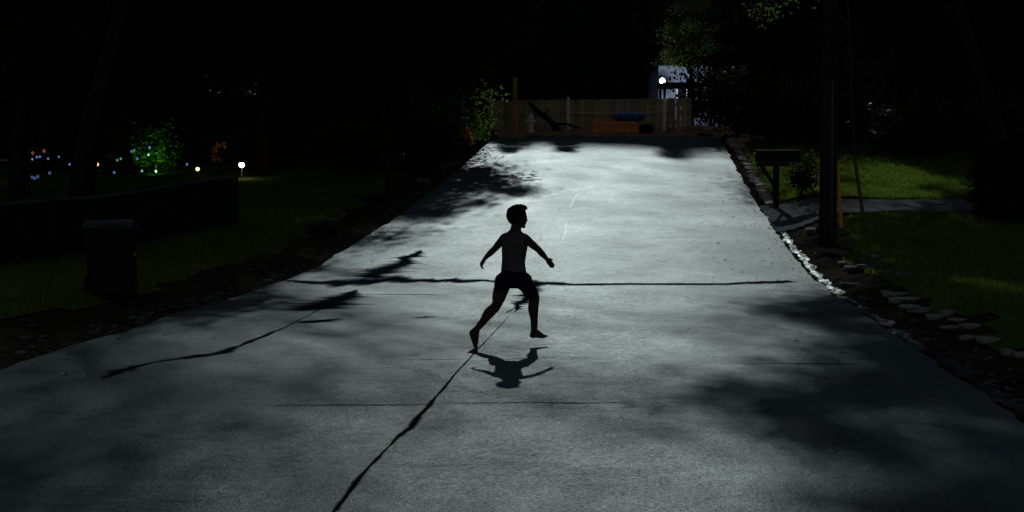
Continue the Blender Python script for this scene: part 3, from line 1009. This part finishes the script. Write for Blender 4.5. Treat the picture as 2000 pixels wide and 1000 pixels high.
# shirt (sleeveless) over the torso, open at neck, arms and hem
bm = bmesh.new()
rows = [(JJ(1003, 531), .137, .098), (JJ(1003, 522), .130, .092), (JJ(1003, 512), .124, .088), (JJ(1004, 496), .132, .092), (JJ(1005, 481), .141, .094),
        (JJ(1006, 470), .138, .088), (JJ(1006, 461), .112, .072), (JJ(1006, 453), .070, .060)]
ax = (Rsh - Lsh); ax.z = 0; ax.normalize(); ay = upv.cross(ax)
rings = []
for i, (c, a, b) in enumerate(rows):
    rings.append([bm.verts.new(c + (ax * math.cos(t) * a + ay * math.sin(t) * b) * (1 + (.014 * math.sin(5 * t + i * 1.3) if i < 6 else 0))) for t in np.linspace(0, 2 * math.pi, 28, endpoint=False)])
for i in range(len(rings) - 1):
    for q in range(28):
        bm.faces.new((rings[i][q], rings[i][(q + 1) % 28], rings[i + 1][(q + 1) % 28], rings[i + 1][q]))
bm.faces.new(list(reversed(rings[0]))); bm.faces.new(rings[-1])
limb(bm, [JJ(1004, 462), Lsh + (neck0 - Lsh) * .12], [.055, .051]); limb(bm, [JJ(1007, 462), Rsh + (neck0 - Rsh) * .12], [.055, .051])
remeshed(bm, 'shirt', M['shirt'], boy, .008, 5, .5)
# shorts: waist and two flared legs
bm = bmesh.new()
rows = [(JJ(1003, 525), .125, .092), (JJ(1003, 535), .140, .104), (JJ(1003, 546), .152, .112), (JJ(1003, 555), .150, .112), (JJ(1003, 562), .12, .095)]
rings = []
for i, (c, a, b) in enumerate(rows):
    rings.append([bm.verts.new(c + ax * math.cos(t) * a + ay * math.sin(t) * b) for t in np.linspace(0, 2 * math.pi, 24, endpoint=False)])
for i in range(len(rings) - 1):
    for q in range(24):
        bm.faces.new((rings[i + 1][q], rings[i + 1][(q + 1) % 24], rings[i][(q + 1) % 24], rings[i][q]))
bm.faces.new(rings[0]); bm.faces.new(list(reversed(rings[-1])))
limb(bm, [Lhip, Lhip.lerp(Lkn, .35), Lhip.lerp(Lkn, .56)], [.090, .074, .068])
limb(bm, [Rhip, Rhip.lerp(Rkn, .35), Rhip.lerp(Rkn, .72)], [.090, .074, .064])
remeshed(bm, 'shorts', M['shorts'], boy, .008, 4, .5)
# hair: thick cap with a tuft at the forehead
bm = bmesh.new()
rr = random.Random(3)
hv = blob(bm, (0, 0, 0), (1, 1, 1), sub=4)
for v in hv:
    p = v.co.copy()
    x, y, z = -.012 + p.x * .103, p.y * .090, .019 + p.z * .104
    if x > .06: x = .06 + (x - .06) * .6
    if z < .0:
        k = min(1, -z / .085)
        x = x * (1 - .38 * k) + .012 * k; y *= 1 - .45 * k
    nn = mnoise.noise(Vector((p.x * 5, p.y * 5, p.z * 2.5))) * .007
    v.co = H(x * (1 + nn * 3), y * (1 + nn * 3), z + nn)
dele = [v for v in hv if (Rf.transposed() @ (v.co - headc)).x > .035 and (Rf.transposed() @ (v.co - headc)).z < .045]
for k in range(24):
    a = rr.uniform(0, 6.283); e = rr.uniform(.25, 1.2)
    p = Vector((math.cos(a) * math.cos(e) * .094 - .01, math.sin(a) * math.cos(e) * .084, .03 + math.sin(e) * .098))
    if p.x > .05 and p.z < .05: continue
    q = p * .97 + Vector((rr.uniform(-.002, .018), rr.uniform(-.010, .010), -.022 + rr.uniform(-.01, .02)))
    limb(bm, [H(*p), H(*(p.lerp(q, .5) * 1.03)), H(*q)], [.012, .010, .004], 6)
limb(bm, [H(.03, -.02, .108), H(.066, -.03, .100), H(.088, -.035, .074)], [.020, .016, .005], 8)
limb(bm, [H(.03, .02, .108), H(.066, .012, .103), H(.086, .01, .080)], [.020, .016, .005], 8)
for k in range(7):
    y0 = -.05 + k * .017
    limb(bm, [H(-.084, y0, .02), H(-.074, y0 * .9, -.022), H(-.052, y0 * .7, -.060)], [.014, .012, .006], 6)
remeshed(bm, 'hair', M['hair'], boy, .006, 5, .5)

# ------------------------------------------------------------------ fence at the road's end
fa, fb = ground(955, 64), ground(1353, 64)
fdir = Vector((fb.x - fa.x, fb.y - fa.y, 0)); flen = fdir.length; fdir.normalize(); frz = math.atan2(fdir.y, fdir.x)
fence = empty('wooden_fence', fa, frz, 'weathered board fence closing off the far end of the road', 'fence')
rnd = random.Random(9)
bms = []
for k in range(4):
    bm = bmesh.new(); box(bm, (0, 0, .5), (.185, .022, 1.0), bev=.004)
    me = bpy.data.meshes.new('board'); bm.to_mesh(me); bm.free(); me.materials.append(M['wood'] if k % 2 else M['wood_b']); bms.append(me)
nb = int(flen / .197)
for k in range(nb):
    x = .1 + k * .197
    g = gz(fa.x + fdir.x * x, fa.y + fdir.y * x) - fa.z
    o = bpy.data.objects.new('board', rnd.choice(bms))
    o.location = (x + rnd.uniform(-.004, .004), rnd.uniform(-.006, .006), g + .04)
    o.scale = (1, 1, 1.12 + rnd.uniform(-.02, .02) + .10 * k / nb)
    o.rotation_euler = (rnd.uniform(-.02, .02), rnd.uniform(-.012, .012), 0)
    link(o, fence)
for h in (.3, .95):
    bm = bmesh.new()
    box(bm, (flen / 2, .045, h + .07), (flen, .04, .09), bev=.004)
    mesh_obj('rail', bm, M['wood_b'], fence)
for k in range(5):
    bm = bmesh.new(); box(bm, (k * flen / 4 * .98 + .06, .12, .6), (.1, .1, 1.3), bev=.008)
    mesh_obj('post', bm, M['wood_b'], fence)

def simple_post(name, u, d, h, w, m, label, cat='post', capm=None, lean=0):
    p = ground(u, d)
    e = empty(name, p, YAW, label, cat)
    bm = bmesh.new()
    box(bm, (0, 0, h / 2 - .1), (w, w, h + .2), bev=w * .08, rot=Matrix.Rotation(lean, 3, 'Y'))
    mesh_obj('shaft', bm, m, e)
    bm = bmesh.new()
    box(bm, (math.sin(lean) * h, 0, h + .03), (w * 1.2, w * 1.2, .07), bev=w * .1, taper=.5)
    mesh_obj('cap', bm, capm or m, e)
    return e
simple_post('tall_post', 1006, 63.4, 2.0, .17, M['post'], 'tall brown wooden post left of the hydrant, rising above the fence')
simple_post('marker_post', 1110, 62.6, 1.22, .10, M['whitep'], 'pale square post in front of the middle of the fence', capm=M['whitep'])
simple_post('marker_post', 1297, 62.4, 1.20, .11, M['whitep'], 'pale square post right of the red timbers below the house lamp', capm=M['whitep'])
bm = bmesh.new()
a, b = at(1112, 219, 62.6), at(1300, 217, 62.4)
tube(bm, [a.lerp(b, t) - Vector((0, 0, .06 * math.sin(math.pi * t))) for t in np.linspace(0, 1, 12)], [.012] * 12, 6)
o = mesh_obj('rope', bm, M['whitep']); tag(o, 'pale rope strung between the two pale posts before the fence', 'rope')
# leaning dead trunk against the fence
p0, p1 = ground(1094, 61.9), at(1038, 205, 63.6)
bm = bmesh.new()
tube(bm, [p0 - Vector((0, 0, .1)), p0.lerp(p1, .35) + Vector((.04, 0, .02)), p0.lerp(p1, .7) + Vector((-.05, 0, .03)), p1, p1 + (p1 - p0) * .12], [.15, .11, .09, .07, .04], 9)
tube(bm, [p0.lerp(p1, .55), p0.lerp(p1, .62) + Vector((.25, -.05, .25))], [.05, .02], 6)
tube(bm, [p0.lerp(p1, .25), p0.lerp(p1, .2) + Vector((.4, -.05, .1)), p0 + Vector((.75, 0, .12))], [.07, .05, .03], 6)
o = mesh_obj('fallen_trunk', bm, M['bark'], None, True); tag(o, 'dark bare trunk leaning across the fence right of the hydrant', 'trunk')

# ------------------------------------------------------------------ hydrant
p = ground(1037, 61.2)
hyd = empty('fire_hydrant', p, YAW, 'pale fire hydrant standing on the earth before the fence', 'hydrant')
bm = bmesh.new(); lathe(bm, [(.15, -.05), (.15, .03), (.12, .05), (.095, .08), (.095, .48), (.12, .50), (.12, .53)], 16)
mesh_obj('barrel', bm, M['hydrant'], hyd, False)
bm = bmesh.new(); lathe(bm, [(.125, .532), (.125, .55), (.10, .58), (.085, .64), (.05, .68), (.03, .70), (.03, .76), (.02, .765)], 16)
mesh_obj('bonnet', bm, M['hydrant'], hyd, False)
for s in (-1, 1):
    bm = bmesh.new(); lathe(bm, [(.05, s * .08), (.05, s * .14), (.062, s * .145), (.062, s * .185), (.02, s * .19), (.02, s * .215)], 12, (0, 0, .42), 'X')
    mesh_obj('outlet_cap', bm, M['hydrant'], hyd)
bm = bmesh.new(); lathe(bm, [(.065, -.08), (.065, -.14), (.078, -.145), (.078, -.19), (.02, -.195), (.02, -.22)], 12, (0, 0, .40), 'Y')
mesh_obj('pumper_cap', bm, M['hydrant'], hyd)

# ------------------------------------------------------------------ red timbers with bundle
p = ground(1200, 61.3)
tim = empty('timber_stack', p, YAW + .02, 'low stack of red brown timbers lying before the fence', 'timber')
for k, (x, y, z, L, w, h, a) in enumerate([(0.03, -.05, .12, 1.72, .24, .24, 0), (0.0, .05, .345, 1.66, .26, .17, .02), (-.05, .42, .13, 1.9, .22, .26, -.02), (.02, .4, .36, 1.55, .22, .16, .03)]):
    bm = bmesh.new(); box(bm, (x, y, z), (L, w, h), rot=a, bev=.012)
    mesh_obj('timber', bm, M['redwood'], tim)
p = ground(1228, 61.5)
bun = empty('tarp_bundle', p + Vector((0, 0, .43)), YAW, 'blue tarpaulin bundle lying on top of the red timbers', 'bundle')
bm = bmesh.new()
for v in blob(bm, (0, 0, .16), (.62, .3, .2), sub=3):
    v.co += Vector((1, 1, 1)) * mnoise.noise(v.co * 6) * .05
    v.co.z = max(v.co.z, .005)
mesh_obj('tarp', bm, M['bluetarp'], bun, True)
bm = bmesh.new()
for x in (-.25, .22):
    tube(bm, [(x, math.cos(t) * .31, .15 + math.sin(t) * .22) for t in np.linspace(0, math.pi, 12)], [.012] * 12, 6)
mesh_obj('strap', bm, M['galv'], bun)
p = ground(1262, 61.0)
bm = bmesh.new()
for v in blob(bm, (0, 0, .12), (.30, .28, .20), sub=3):
    v.co += Vector((1, .5, 1)) * mnoise.noise(v.co * 5) * .08
o = mesh_obj('sack', bm, M['dark'], None, True, p); tag(o, 'dark lumpy sack on the earth at the right end of the red timbers', 'sack')
p = ground(1375, 61.6)
bm = bmesh.new()
for v in blob(bm, (0, 0, .0), (1.15, .5, .24), sub=3):
    v.co.z += mnoise.noise(v.co * 3) * .06
o = mesh_obj('earth_mound', bm, M['red_soil'], None, True, p); tag(o, 'low mound of reddish earth by the boulders at the far right corner', 'earth mound')

# ------------------------------------------------------------------ mailboxes
def mailbox(name, p, rz_, label, L=.52, m=None, pm=None, ph=1.0, s=1.0, flag=True):
    e = empty(name, p, rz_, label, 'mailbox', 'mailboxes along the road')
    e.scale = (s, s, s)
    bm = bmesh.new(); box(bm, (0, 0, ph / 2 - .15), (.10, .10, ph + .3), bev=.006)
    mesh_obj('post', bm, pm or M['pole'], e)
    bm = bmesh.new(); box(bm, (-.06, 0, ph - .01), (.62, .09, .07), bev=.006)
    tube(bm, [(0, 0, ph - .45), (-.28, 0, ph - .04)], [.035, .035], 6)
    mesh_obj('bracket', bm, pm or M['pole'], e)
    # box with a rounded top, long axis along x, door at -x
    def arch(x, k=1.0):
        pts = [(-.10 * k, .0), (.10 * k, .0), (.10 * k, .13)] + [(.10 * k * math.cos(t), .13 + .10 * k * math.sin(t)) for t in np.linspace(0.2, math.pi - .2, 9)] + [(-.10 * k, .13)]
        return [(x, q[0], ph + .03 + q[1]) for q in pts]
    bm = bmesh.new()
    A = [bm.verts.new(q) for q in arch(-.36)]; B = [bm.verts.new(q) for q in arch(-.36 + L)]
    for i in range(len(A)): bm.faces.new((A[i], A[(i + 1) % len(A)], B[(i + 1) % len(A)], B[i]))
    bm.faces.new(list(reversed(A))); bm.faces.new(B)
    bx = mesh_obj('box', bm, m or M['dark'], e)
    bm = bmesh.new()
    A = [bm.verts.new(q) for q in arch(-.385, 1.05)]; B = [bm.verts.new(q) for q in arch(-.362, 1.05)]
    for i in range(len(A)): bm.faces.new((A[i], A[(i + 1) % len(A)], B[(i + 1) % len(A)], B[i]))
    bm.faces.new(list(reversed(A))); bm.faces.new(B)
    dr = mesh_obj('door', bm, M['dark'] if not m else m, e)
    bm = bmesh.new(); box(bm, (-.40, 0, ph + .19), (.03, .03, .05), bev=.004); mesh_obj('handle', bm, M['galv'], dr)
    if flag:
        bm = bmesh.new(); box(bm, (-.1, -.112, ph + .14), (.02, .012, .16)); box(bm, (-.06, -.112, ph + .2), (.10, .010, .05)); mesh_obj('flag', bm, M['redrefl'], e)
    return e
mailbox('mailbox', ground(1516, 37.6), YAW, 'black mailbox on a dark post beside the lit lawn and shrub on the right', .80, ph=.86, s=1.22, flag=False)
mailbox('mailbox', ground(757, 39.5), math.pi + YAW, 'dark mailbox on a post in the shade of the left road edge', .56, ph=.95, m=M['dark'], flag=False)
put_bush(BB, ground(1562, 38.4), 'dark shrub with bright leaf gaps growing beside the right mailbox', .4, (.62, .62, .62))

# ------------------------------------------------------------------ utility pole with guys
p = ground(1618, 30.2)
pol = empty('utility_pole', p, 0, 'thick dark utility pole standing on the right lawn', 'pole')
bm = bmesh.new(); tube(bm, [(0, 0, -.4), (0, 0, .0), (0, 0, 5), (0, 0, 10.5)], [.172, .165, .145, .11], 18)
mesh_obj('shaft', bm, M['pole'], pol, True)
bm = bmesh.new(); tube(bm, [(.05, -.17, 0), (.05, -.165, 1.2), (.045, -.155, 3)], [.022] * 3, 8)
mesh_obj('conduit', bm, M['steel'], pol, True)
bm = bmesh.new(); box(bm, (0, -.13, 9.6), (2.2, .09, .11), bev=.01); mesh_obj('crossarm', bm, M['pole'], pol)
for x in (-.95, -.5, .5, .95):
    bm = bmesh.new(); lathe(bm, [(.02, 9.65), (.035, 9.68), (.05, 9.72), (.035, 9.75), (.045, 9.79), (.02, 9.83)], 10, (x, -.13, 0)); mesh_obj('insulator', bm, M['steel'], pol)
def guy(u0, d0, u1, v1, d1, label, guard):
    g = ground(u0, d0)
    t = at(u1, v1, d1)
    e = empty('guy_wire', g, 0, label, 'guy wire', 'guy wires of the utility pole')
    top = p + Vector((0.1, 0, 8.5))
    dirn = (t - g)
    bm = bmesh.new(); tube(bm, [Vector((0, 0, -.2)) - dirn * .02, dirn * .5, dirn, top - g], [.010] * 4, 6); mesh_obj('cable', bm, M['steel'], e)
    bm = bmesh.new(); tube(bm, [dirn * .03, dirn * .5, dirn * 1.0], [.033, .033, .033], 8); mesh_obj('guard', bm, guard, e)
    bm = bmesh.new(); lathe(bm, [(.03, -.15), (.03, .06), (.05, .07), (.05, .12), (.02, .14)], 8); mesh_obj('anchor', bm, M['steel'], e)
guy(1645, 30.6, 1636, 316, 30.6, 'yellow guarded guy wire closest to the utility pole', M['yellow'])
guy(1692, 30.4, 1669, 308, 30.4, 'slanting brown guy wire right of the utility pole', M['brown'])

# hedge block at the right border, behind the driveway end
def hedge(p, L, Wd, Hh, rz_, label, n=9000, leaf=.09):
    e = empty('hedge', p, rz_, label, 'hedge')
    rng = np.random.default_rng(int(abs(p[0]) * 100))
    pts = rng.uniform(-.5, .5, (500, 3)) * np.array([L, Wd, Hh]) + np.array([0, 0, Hh / 2])
    k = rng.integers(0, 3, 500)
    for i in range(500):
        if k[i] == 0: pts[i, 0] = L / 2 * np.sign(pts[i, 0])
        elif k[i] == 1: pts[i, 1] = Wd / 2 * np.sign(pts[i, 1])
        else: pts[i, 2] = Hh
    V, Q = leaves_np(np.c_[pts, np.ones(500)], n, .08, leaf, rng)
    V[:, 2] = np.maximum(V[:, 2], .02)
    link(bpy.data.objects.new('foliage', quad_mesh('foliage', V, Q, M['leaf_dark'])), e)
    bm = bmesh.new(); box(bm, (0, 0, Hh * .47), (L * .92, Wd * .85, Hh * .94)); mesh_obj('stems', bm, M['dark'], e)
    return e
hedge(ground(1992, 33.0), 1.35, 1.6, 1.45, YAW, 'dark square clipped hedge at the right border beside the driveway')
# shrubs at the back of the lawn, right
for u, d, ms, s, lab in [
    (1440, 57.5, BB, (1.35, 1.35, 1.35), 'tall dark shrub at the corner above the pinkish boulders'),
    (1480, 56, BA, (1.3, 1.3, 1.5), 'broad dark shrub behind the lit patch of lawn'),
    (1550, 53, BA, (1.2, 1.2, 1.3), 'dark shrub directly behind the right mailbox'),
    (1392, 67, BA, (1.6, 1.2, 1.9), 'tall dark shrub behind the right end of the fence'),
    (1640, 52, BA, (1.4, 1.2, 1.2), 'dark shrub behind the utility pole at the lawn edge'),
    (1740, 50, BB, (1.5, 1.5, .8), 'low dark shrub at the back of the right lawn'),
    (1800, 48, BA, (1.2, 1.2, .9), 'dark rounded shrub behind the lawn halfway to the right border'),
    (1900, 49.5, BA, (1.5, 1.2, .8), 'dark shrub behind the rightmost strip of lit lawn')]:
    put_bush(ms, ground(u, d), lab, d, s)
# left corner bush with orange flowers
put_bush(BC, ground(908, 56.0), 'lit green bush with arching branches at the far left corner of the road', 1.0, (1.25, 1.25, 1.7))
def flowers(p, n, h, r, label, name='flowering_plant', petal=None, sz=.085):
    e = empty(name, p, 0, label, 'flowers')
    rng = np.random.default_rng(n)
    bm = bmesh.new(); cl = []
    for k in range(n):
        a = rng.uniform(0, 6.283); q = r * math.sqrt(rng.random()); z = h * rng.uniform(.35, 1)
        tube(bm, [(q * .3 * math.cos(a), q * .3 * math.sin(a), -.05), (q * math.cos(a), q * math.sin(a), z)], [.008, .005], 4, False)
        cl.append((q * math.cos(a), q * math.sin(a), z, 1))
    mesh_obj('stems', bm, M['bark'], e)
    V, Q = leaves_np(cl, n * 14, .035, sz, rng, .8)
    link(bpy.data.objects.new('blossoms', quad_mesh('blossoms', V, Q, petal or M['petal'])), e)
    V, Q = leaves_np([(c[0], c[1], c[2] * .5, 1) for c in cl], n * 14, .08, .09, rng)
    link(bpy.data.objects.new('foliage', quad_mesh('foliage', V, Q, M['leaf'])), e)
flowers(ground(911, 53.2), 16, .85, .16, 'narrow plant with orange blossoms at the far left road corner')
put_bush(BC, ground(938, 57.5), 'low tuft of yellow green leaves at the far left road corner', 2.0, (.55, .55, .38))
put_bush(BA, ground(855, 50), 'dark shrub left of the flowering plant at the road edge', 2.5, (1.0, 1.0, 1.0))
put_bush(BA, ground(800, 46.5), 'dark bush behind the rubble at the left road edge', .5, (1.0, 1.0, .8))
put_bush(BB, ground(700, 45), 'dark bush left of the far left mailbox', 1.5, (1.4, 1.4, .9))

# ------------------------------------------------------------------ house with lamp, far right
hp = ground(1375, 82)
house = empty('house', hp, YAW, 'pale house with dark roof behind the fence lit by a wall lamp', 'house')
bm = bmesh.new(); box(bm, (-.1, 3.0, 1.4), (4.4, 6.0, 3.4)); mesh_obj('wall', bm, M['siding'], house)
bm = bmesh.new()
rf = [(-2.6, -.5, 3.12), (2.4, -.5, 3.12), (2.4, 6.5, 3.12), (-2.6, 6.5, 3.12), (-2.6, 3, 4.9), (2.4, 3, 4.9)]
vs = [bm.verts.new(q) for q in rf]
for f in [(0, 1, 5, 4), (2, 3, 4, 5), (1, 2, 5), (3, 0, 4), (3, 2, 1, 0)]: bm.faces.new([vs[i] for i in f])
mesh_obj('roof', bm, M['shingle'], house)
for x in (-.9, 1.1):
    bm = bmesh.new(); box(bm, (x, -.02, 1.7), (1.0, .06, 1.1), bev=.01); w = mesh_obj('window', bm, M['whitep'], house)
    for sx in (-.23, .23):
        bm = bmesh.new(); box(bm, (x + sx, -.055, 1.7), (.42, .02, .96)); mesh_obj('pane', bm, M['glass'], w)
lamp_p = at(1293, 158, 80.6)
lm = empty('flood_lamp', lamp_p, YAW, 'small bright white flood lamp above the fence on the right', 'lamp')
bm = bmesh.new(); lathe(bm, [(.05, -.04), (.13, -.10), (.14, -.12)], 14, axis='Y'); mesh_obj('reflector', bm, M['galv'], lm)
glow = mat('lamp_glow', (.8, .8, .8), .5, .3, emit=(.85, .93, 1.0), estr=30)
bm = bmesh.new(); blob(bm, (0, -.11, 0), (.115, .06, .115), sub=2); mesh_obj('bulb', bm, glow, lm, True)
bm = bmesh.new(); tube(bm, [(0, 0, 0), (.1, .3, -.05), (.12, .7, -.12), (.12, 1.35, -.14)], [.03] * 4, 8); mesh_obj('bracket', bm, M['steel'], lm)
pl_ = bpy.data.lights.new('flood_light', 'POINT'); pl_.energy = 210; pl_.color = (.85, .93, 1.0); pl_.shadow_soft_size = .12
plo = bpy.data.objects.new('flood_light', pl_); plo.location = (0, -.30, 0); link(plo, lm)
# dark carport roof in front
cp = ground(1352, 76)
cpt = empty('carport', cp, YAW, 'dark flat carport roof on posts just below the house lamp', 'carport')
ztop = at(1352, 168, 76).z - cp.z
bm = bmesh.new(); box(bm, (0, 0, ztop), (3.1, 2.6, .18), bev=.02); mesh_obj('roof', bm, M['shingle'], cpt)
for x in (-1.4, 1.4):
    for y in (-1.1, 1.1):
        bm = bmesh.new(); box(bm, (x, y, ztop / 2 - .1), (.1, .1, ztop - .02)); mesh_obj('post', bm, M['pole'], cpt)
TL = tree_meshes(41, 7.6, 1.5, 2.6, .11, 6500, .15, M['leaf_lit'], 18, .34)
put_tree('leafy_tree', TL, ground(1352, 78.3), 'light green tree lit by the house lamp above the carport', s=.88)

# ------------------------------------------------------------------ left garden: fence, bin, lights
ga, gb_ = ground(458, 33.5), ground(-60, 25.0)
gd = Vector((gb_.x - ga.x, gb_.y - ga.y, 0)); gl = gd.length; gd.normalize()
gf = empty('garden_fence', ga, math.atan2(gd.y, gd.x), 'dark board garden fence with a pale top rail left of the road', 'fence')
bm = bmesh.new(); box(bm, (0, 0, .48), (.145, .02, .96)); bme = bpy.data.meshes.new('board'); bm.to_mesh(bme); bm.free(); bme.materials.append(M['dark'])
nb = int(gl / .152)
for k in range(nb):
    x = .08 + k * .152
    o = bpy.data.objects.new('board', bme); o.location = (x, 0, gz(ga.x + gd.x * x, ga.y + gd.y * x) - ga.z + .02)
    link(o, gf)
xsr = np.linspace(0, gl, 20)
bm = bmesh.new(); tube(bm, [(x, 0, gz(ga.x + gd.x * x, ga.y + gd.y * x) - ga.z + 1.0) for x in xsr], [.026] * 20, 8)
mesh_obj('top_rail', bm, M['steel'], gf)
for k in range(5):
    x = k * gl / 4
    bm = bmesh.new(); tube(bm, [(x, .05, -.8), (x, .05, 1.02 + gz(ga.x + gd.x * x, ga.y + gd.y * x) - ga.z)], [.03, .03], 8); mesh_obj('post', bm, M['dark'], gf)

p = ground(214, 20.4)
bn = empty('trash_bin', p, YAW + .25, 'dark wheeled trash bin standing on the left verge', 'trash bin')
bm = bmesh.new()
A = [(-.27, -.30, .06), (.27, -.30, .06), (.27, .30, .06), (-.27, .30, .06)]; B = [(-.33, -.37, .88), (.33, -.37, .88), (.33, .37, .88), (-.33, .37, .88)]
va = [bm.verts.new(q) for q in A]; vb = [bm.verts.new(q) for q in B]
for i in range(4): bm.faces.new((va[i], va[(i + 1) % 4], vb[(i + 1) % 4], vb[i]))
bm.faces.new(list(reversed(va))); bm.faces.new(vb)
bmesh.ops.bevel(bm, geom=list(bm.edges), offset=.03, segments=2, affect='EDGES')
mesh_obj('container', bm, M['bin'], bn)
bm = bmesh.new(); box(bm, (0, -.01, .93), (.70, .80, .09), bev=.025, taper=.86); lid = mesh_obj('lid', bm, M['binlid'], bn)
bm = bmesh.new(); box(bm, (0, -.40, .92), (.22, .05, .03), bev=.008); mesh_obj('grip', bm, M['bin'], lid)
bm = bmesh.new(); tube(bm, [(-.28, .43, .86), (.28, .43, .86)], [.018, .018], 8); mesh_obj('handle', bm, M['bin'], bn)
for s in (-1, 1):
    bm = bmesh.new(); lathe(bm, [(.05, s * .28), (.13, s * .285), (.13, s * .33), (.05, s * .335)], 14, (0, .30, .13), 'X'); mesh_obj('wheel', bm, M['bin'], bn)
p = ground(262, 20.0)
mk = empty('reflector_post', p, YAW, 'thin post with small red reflector right of the trash bin', 'post')
bm = bmesh.new(); tube(bm, [(0, 0, -.3), (0, 0, 1.12)], [.018, .016], 8); mesh_obj('shaft', bm, M['dark'], mk)
bm = bmesh.new(); lathe(bm, [(.018, -.018), (.020, -.024), (.012, -.032)], 10, (0, 0, .66), 'Y'); mesh_obj('reflector', bm, M['redrefl'], mk)

# garden lamps: globe on a short stake
def lampm(name, c, s): return mat(name, (.6, .6, .6), .4, .3, emit=c, estr=s)
def garden_lamp(u, v, d, r, col, es, label, light=0):
    p = at(u, v, d); g = gz(p.x, p.y)
    e = empty('garden_lamp', (p.x, p.y, g), 0, label, 'garden lamp', 'lit garden lamps on the left')
    h = max(.2, p.z - g)
    bm = bmesh.new(); tube(bm, [(0, 0, -.1), (0, 0, h - r)], [.02, .016], 6); mesh_obj('stake', bm, M['steel'], e)
    bm = bmesh.new(); blob(bm, (0, 0, h), (r, r, r), sub=2); mesh_obj('globe', bm, lampm('globe_glow', col, es), e, True)
    bm = bmesh.new(); lathe(bm, [(r * .9, h + r * .75), (r * .5, h + r * 1.1), (.02, h + r * 1.25)], 10); mesh_obj('cap', bm, M['steel'], e)
    if light:
        l = bpy.data.lights.new('globe_light', 'POINT'); l.energy = light; l.color = col; l.shadow_soft_size = r
        lo = bpy.data.objects.new('globe_light', l); lo.location = (0, 0, h - r - .12); link(lo, e)
garden_lamp(472, 322, 44, .075, (1, .78, .62), 12, 'brightest warm white garden lamp, rightmost of the left garden', 3)
garden_lamp(386, 334, 45, .06, (1, .72, .48), 1.6, 'dim warm garden lamp between the green bush and the brightest lamp')
garden_lamp(189, 321, 47, .06, (1, .55, .32), 1.6, 'small orange white garden lamp left of the green bush')
garden_lamp(37, 366, 40, .075, (.35, .38, 1.0), 1.3, 'violet blue garden lamp near the left border')
# fairy lights strung through the left garden
def fairy(label, bulbs, d, col, r=.035, es=.8):
    es *= .6
    ps = [at(u, v, d + .3 * math.sin(u)) for u, v in bulbs]
    e = empty('fairy_lights', (ps[0].x, ps[0].y, gz(ps[0].x, ps[0].y)), 0, label, 'fairy lights', 'strings of fairy lights on the left')
    o0 = e.location
    bm = bmesh.new(); tube(bm, [p + Vector((0, 0, r)) - o0 for p in ps], [.006] * len(ps), 5); mesh_obj('cord', bm, M['dark'], e)
    mm = lampm('bulb_glow', col, es)
    me = None
    for p in ps:
        if me is None:
            bm = bmesh.new(); blob(bm, (0, 0, 0), (r, r, r * 1.2), sub=1)
            o = mesh_obj('bulb', bm, mm, e); me = o.data
        else:
            o = link(bpy.data.objects.new('bulb', me), e)
        o.location = p - o0
fairy('string of small blue bulbs at the far left of the garden', [(63, 311), (72, 307), (78, 306), (94, 310), (115, 306), (136, 321), (153, 321), (183, 324)], 46, (.25, .45, 1.0), .03, .7)
fairy('string of blue bulbs hanging in the green lit bush', [(203, 350), (223, 337), (262, 294), (268, 310), (277, 334), (290, 302), (292, 288), (305, 335), (365, 321)], 45.2, (.12, .4, .9), .035, .6)
fairy('short string of dim blue bulbs low at the left border', [(63, 346), (68, 348), (74, 345), (77, 356), (97, 338)], 45, (.12, .2, .6), .045, .35)
fairy('few teal bulbs left of the green lit bush', [(229, 313), (236, 310), (185, 292), (257, 296)], 45.5, (.15, .7, .6), .035, .5)
fairy('pair of red and orange bulbs above the blue string at far left', [(64, 299), (86, 295)], 47, (.7, .12, .03), .05, .35)
hedge(ground(230, 51), 9.0, .9, 1.75, YAW, 'long dark hedge behind the fairy lights of the left garden', 16000, .12)
hedge(ground(590, 52), 4.6, .9, 1.7, YAW, 'dark hedge between the brightest garden lamp and the far left mailbox', 9000, .12)
# bush lit by a green garden spot
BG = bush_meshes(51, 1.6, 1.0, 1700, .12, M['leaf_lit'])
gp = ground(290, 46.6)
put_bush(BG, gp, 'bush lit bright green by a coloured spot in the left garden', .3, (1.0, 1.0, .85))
sp = empty('green_spot', ground(285, 44.6), 0, 'small green garden spot on the ground before the green lit bush', 'garden spot')
bm = bmesh.new(); tube(bm, [(0, 0, -.1), (0, 0, .14)], [.015, .015], 6); mesh_obj('stake', bm, M['steel'], sp)
bm = bmesh.new(); lathe(bm, [(.03, -.06), (.05, .0), (.055, .05)], 10, (0, 0, .18), 'Y'); mesh_obj('housing', bm, M['dark'], sp)
bm = bmesh.new(); lathe(bm, [(.048, .052), (.03, .062)], 10, (0, 0, .18), 'Y'); mesh_obj('lens', bm, lampm('green_glow', (.1, 1, .2), .6), sp)
l = bpy.data.lights.new('spot_light', 'SPOT'); l.energy = 70; l.color = (.25, 1.0, .2); l.spot_size = RAD(75); l.spot_blend = .6; l.shadow_soft_size = .04
lo = bpy.data.objects.new('spot_light', l); lo.location = (0, .12, .2); lo.rotation_euler = (RAD(105), 0, 0); link(lo, sp)
flowers(ground(426, 45.2), 6, .95, .2, 'tall plant with orange blossoms left of the brightest garden lamp', sz=.10)
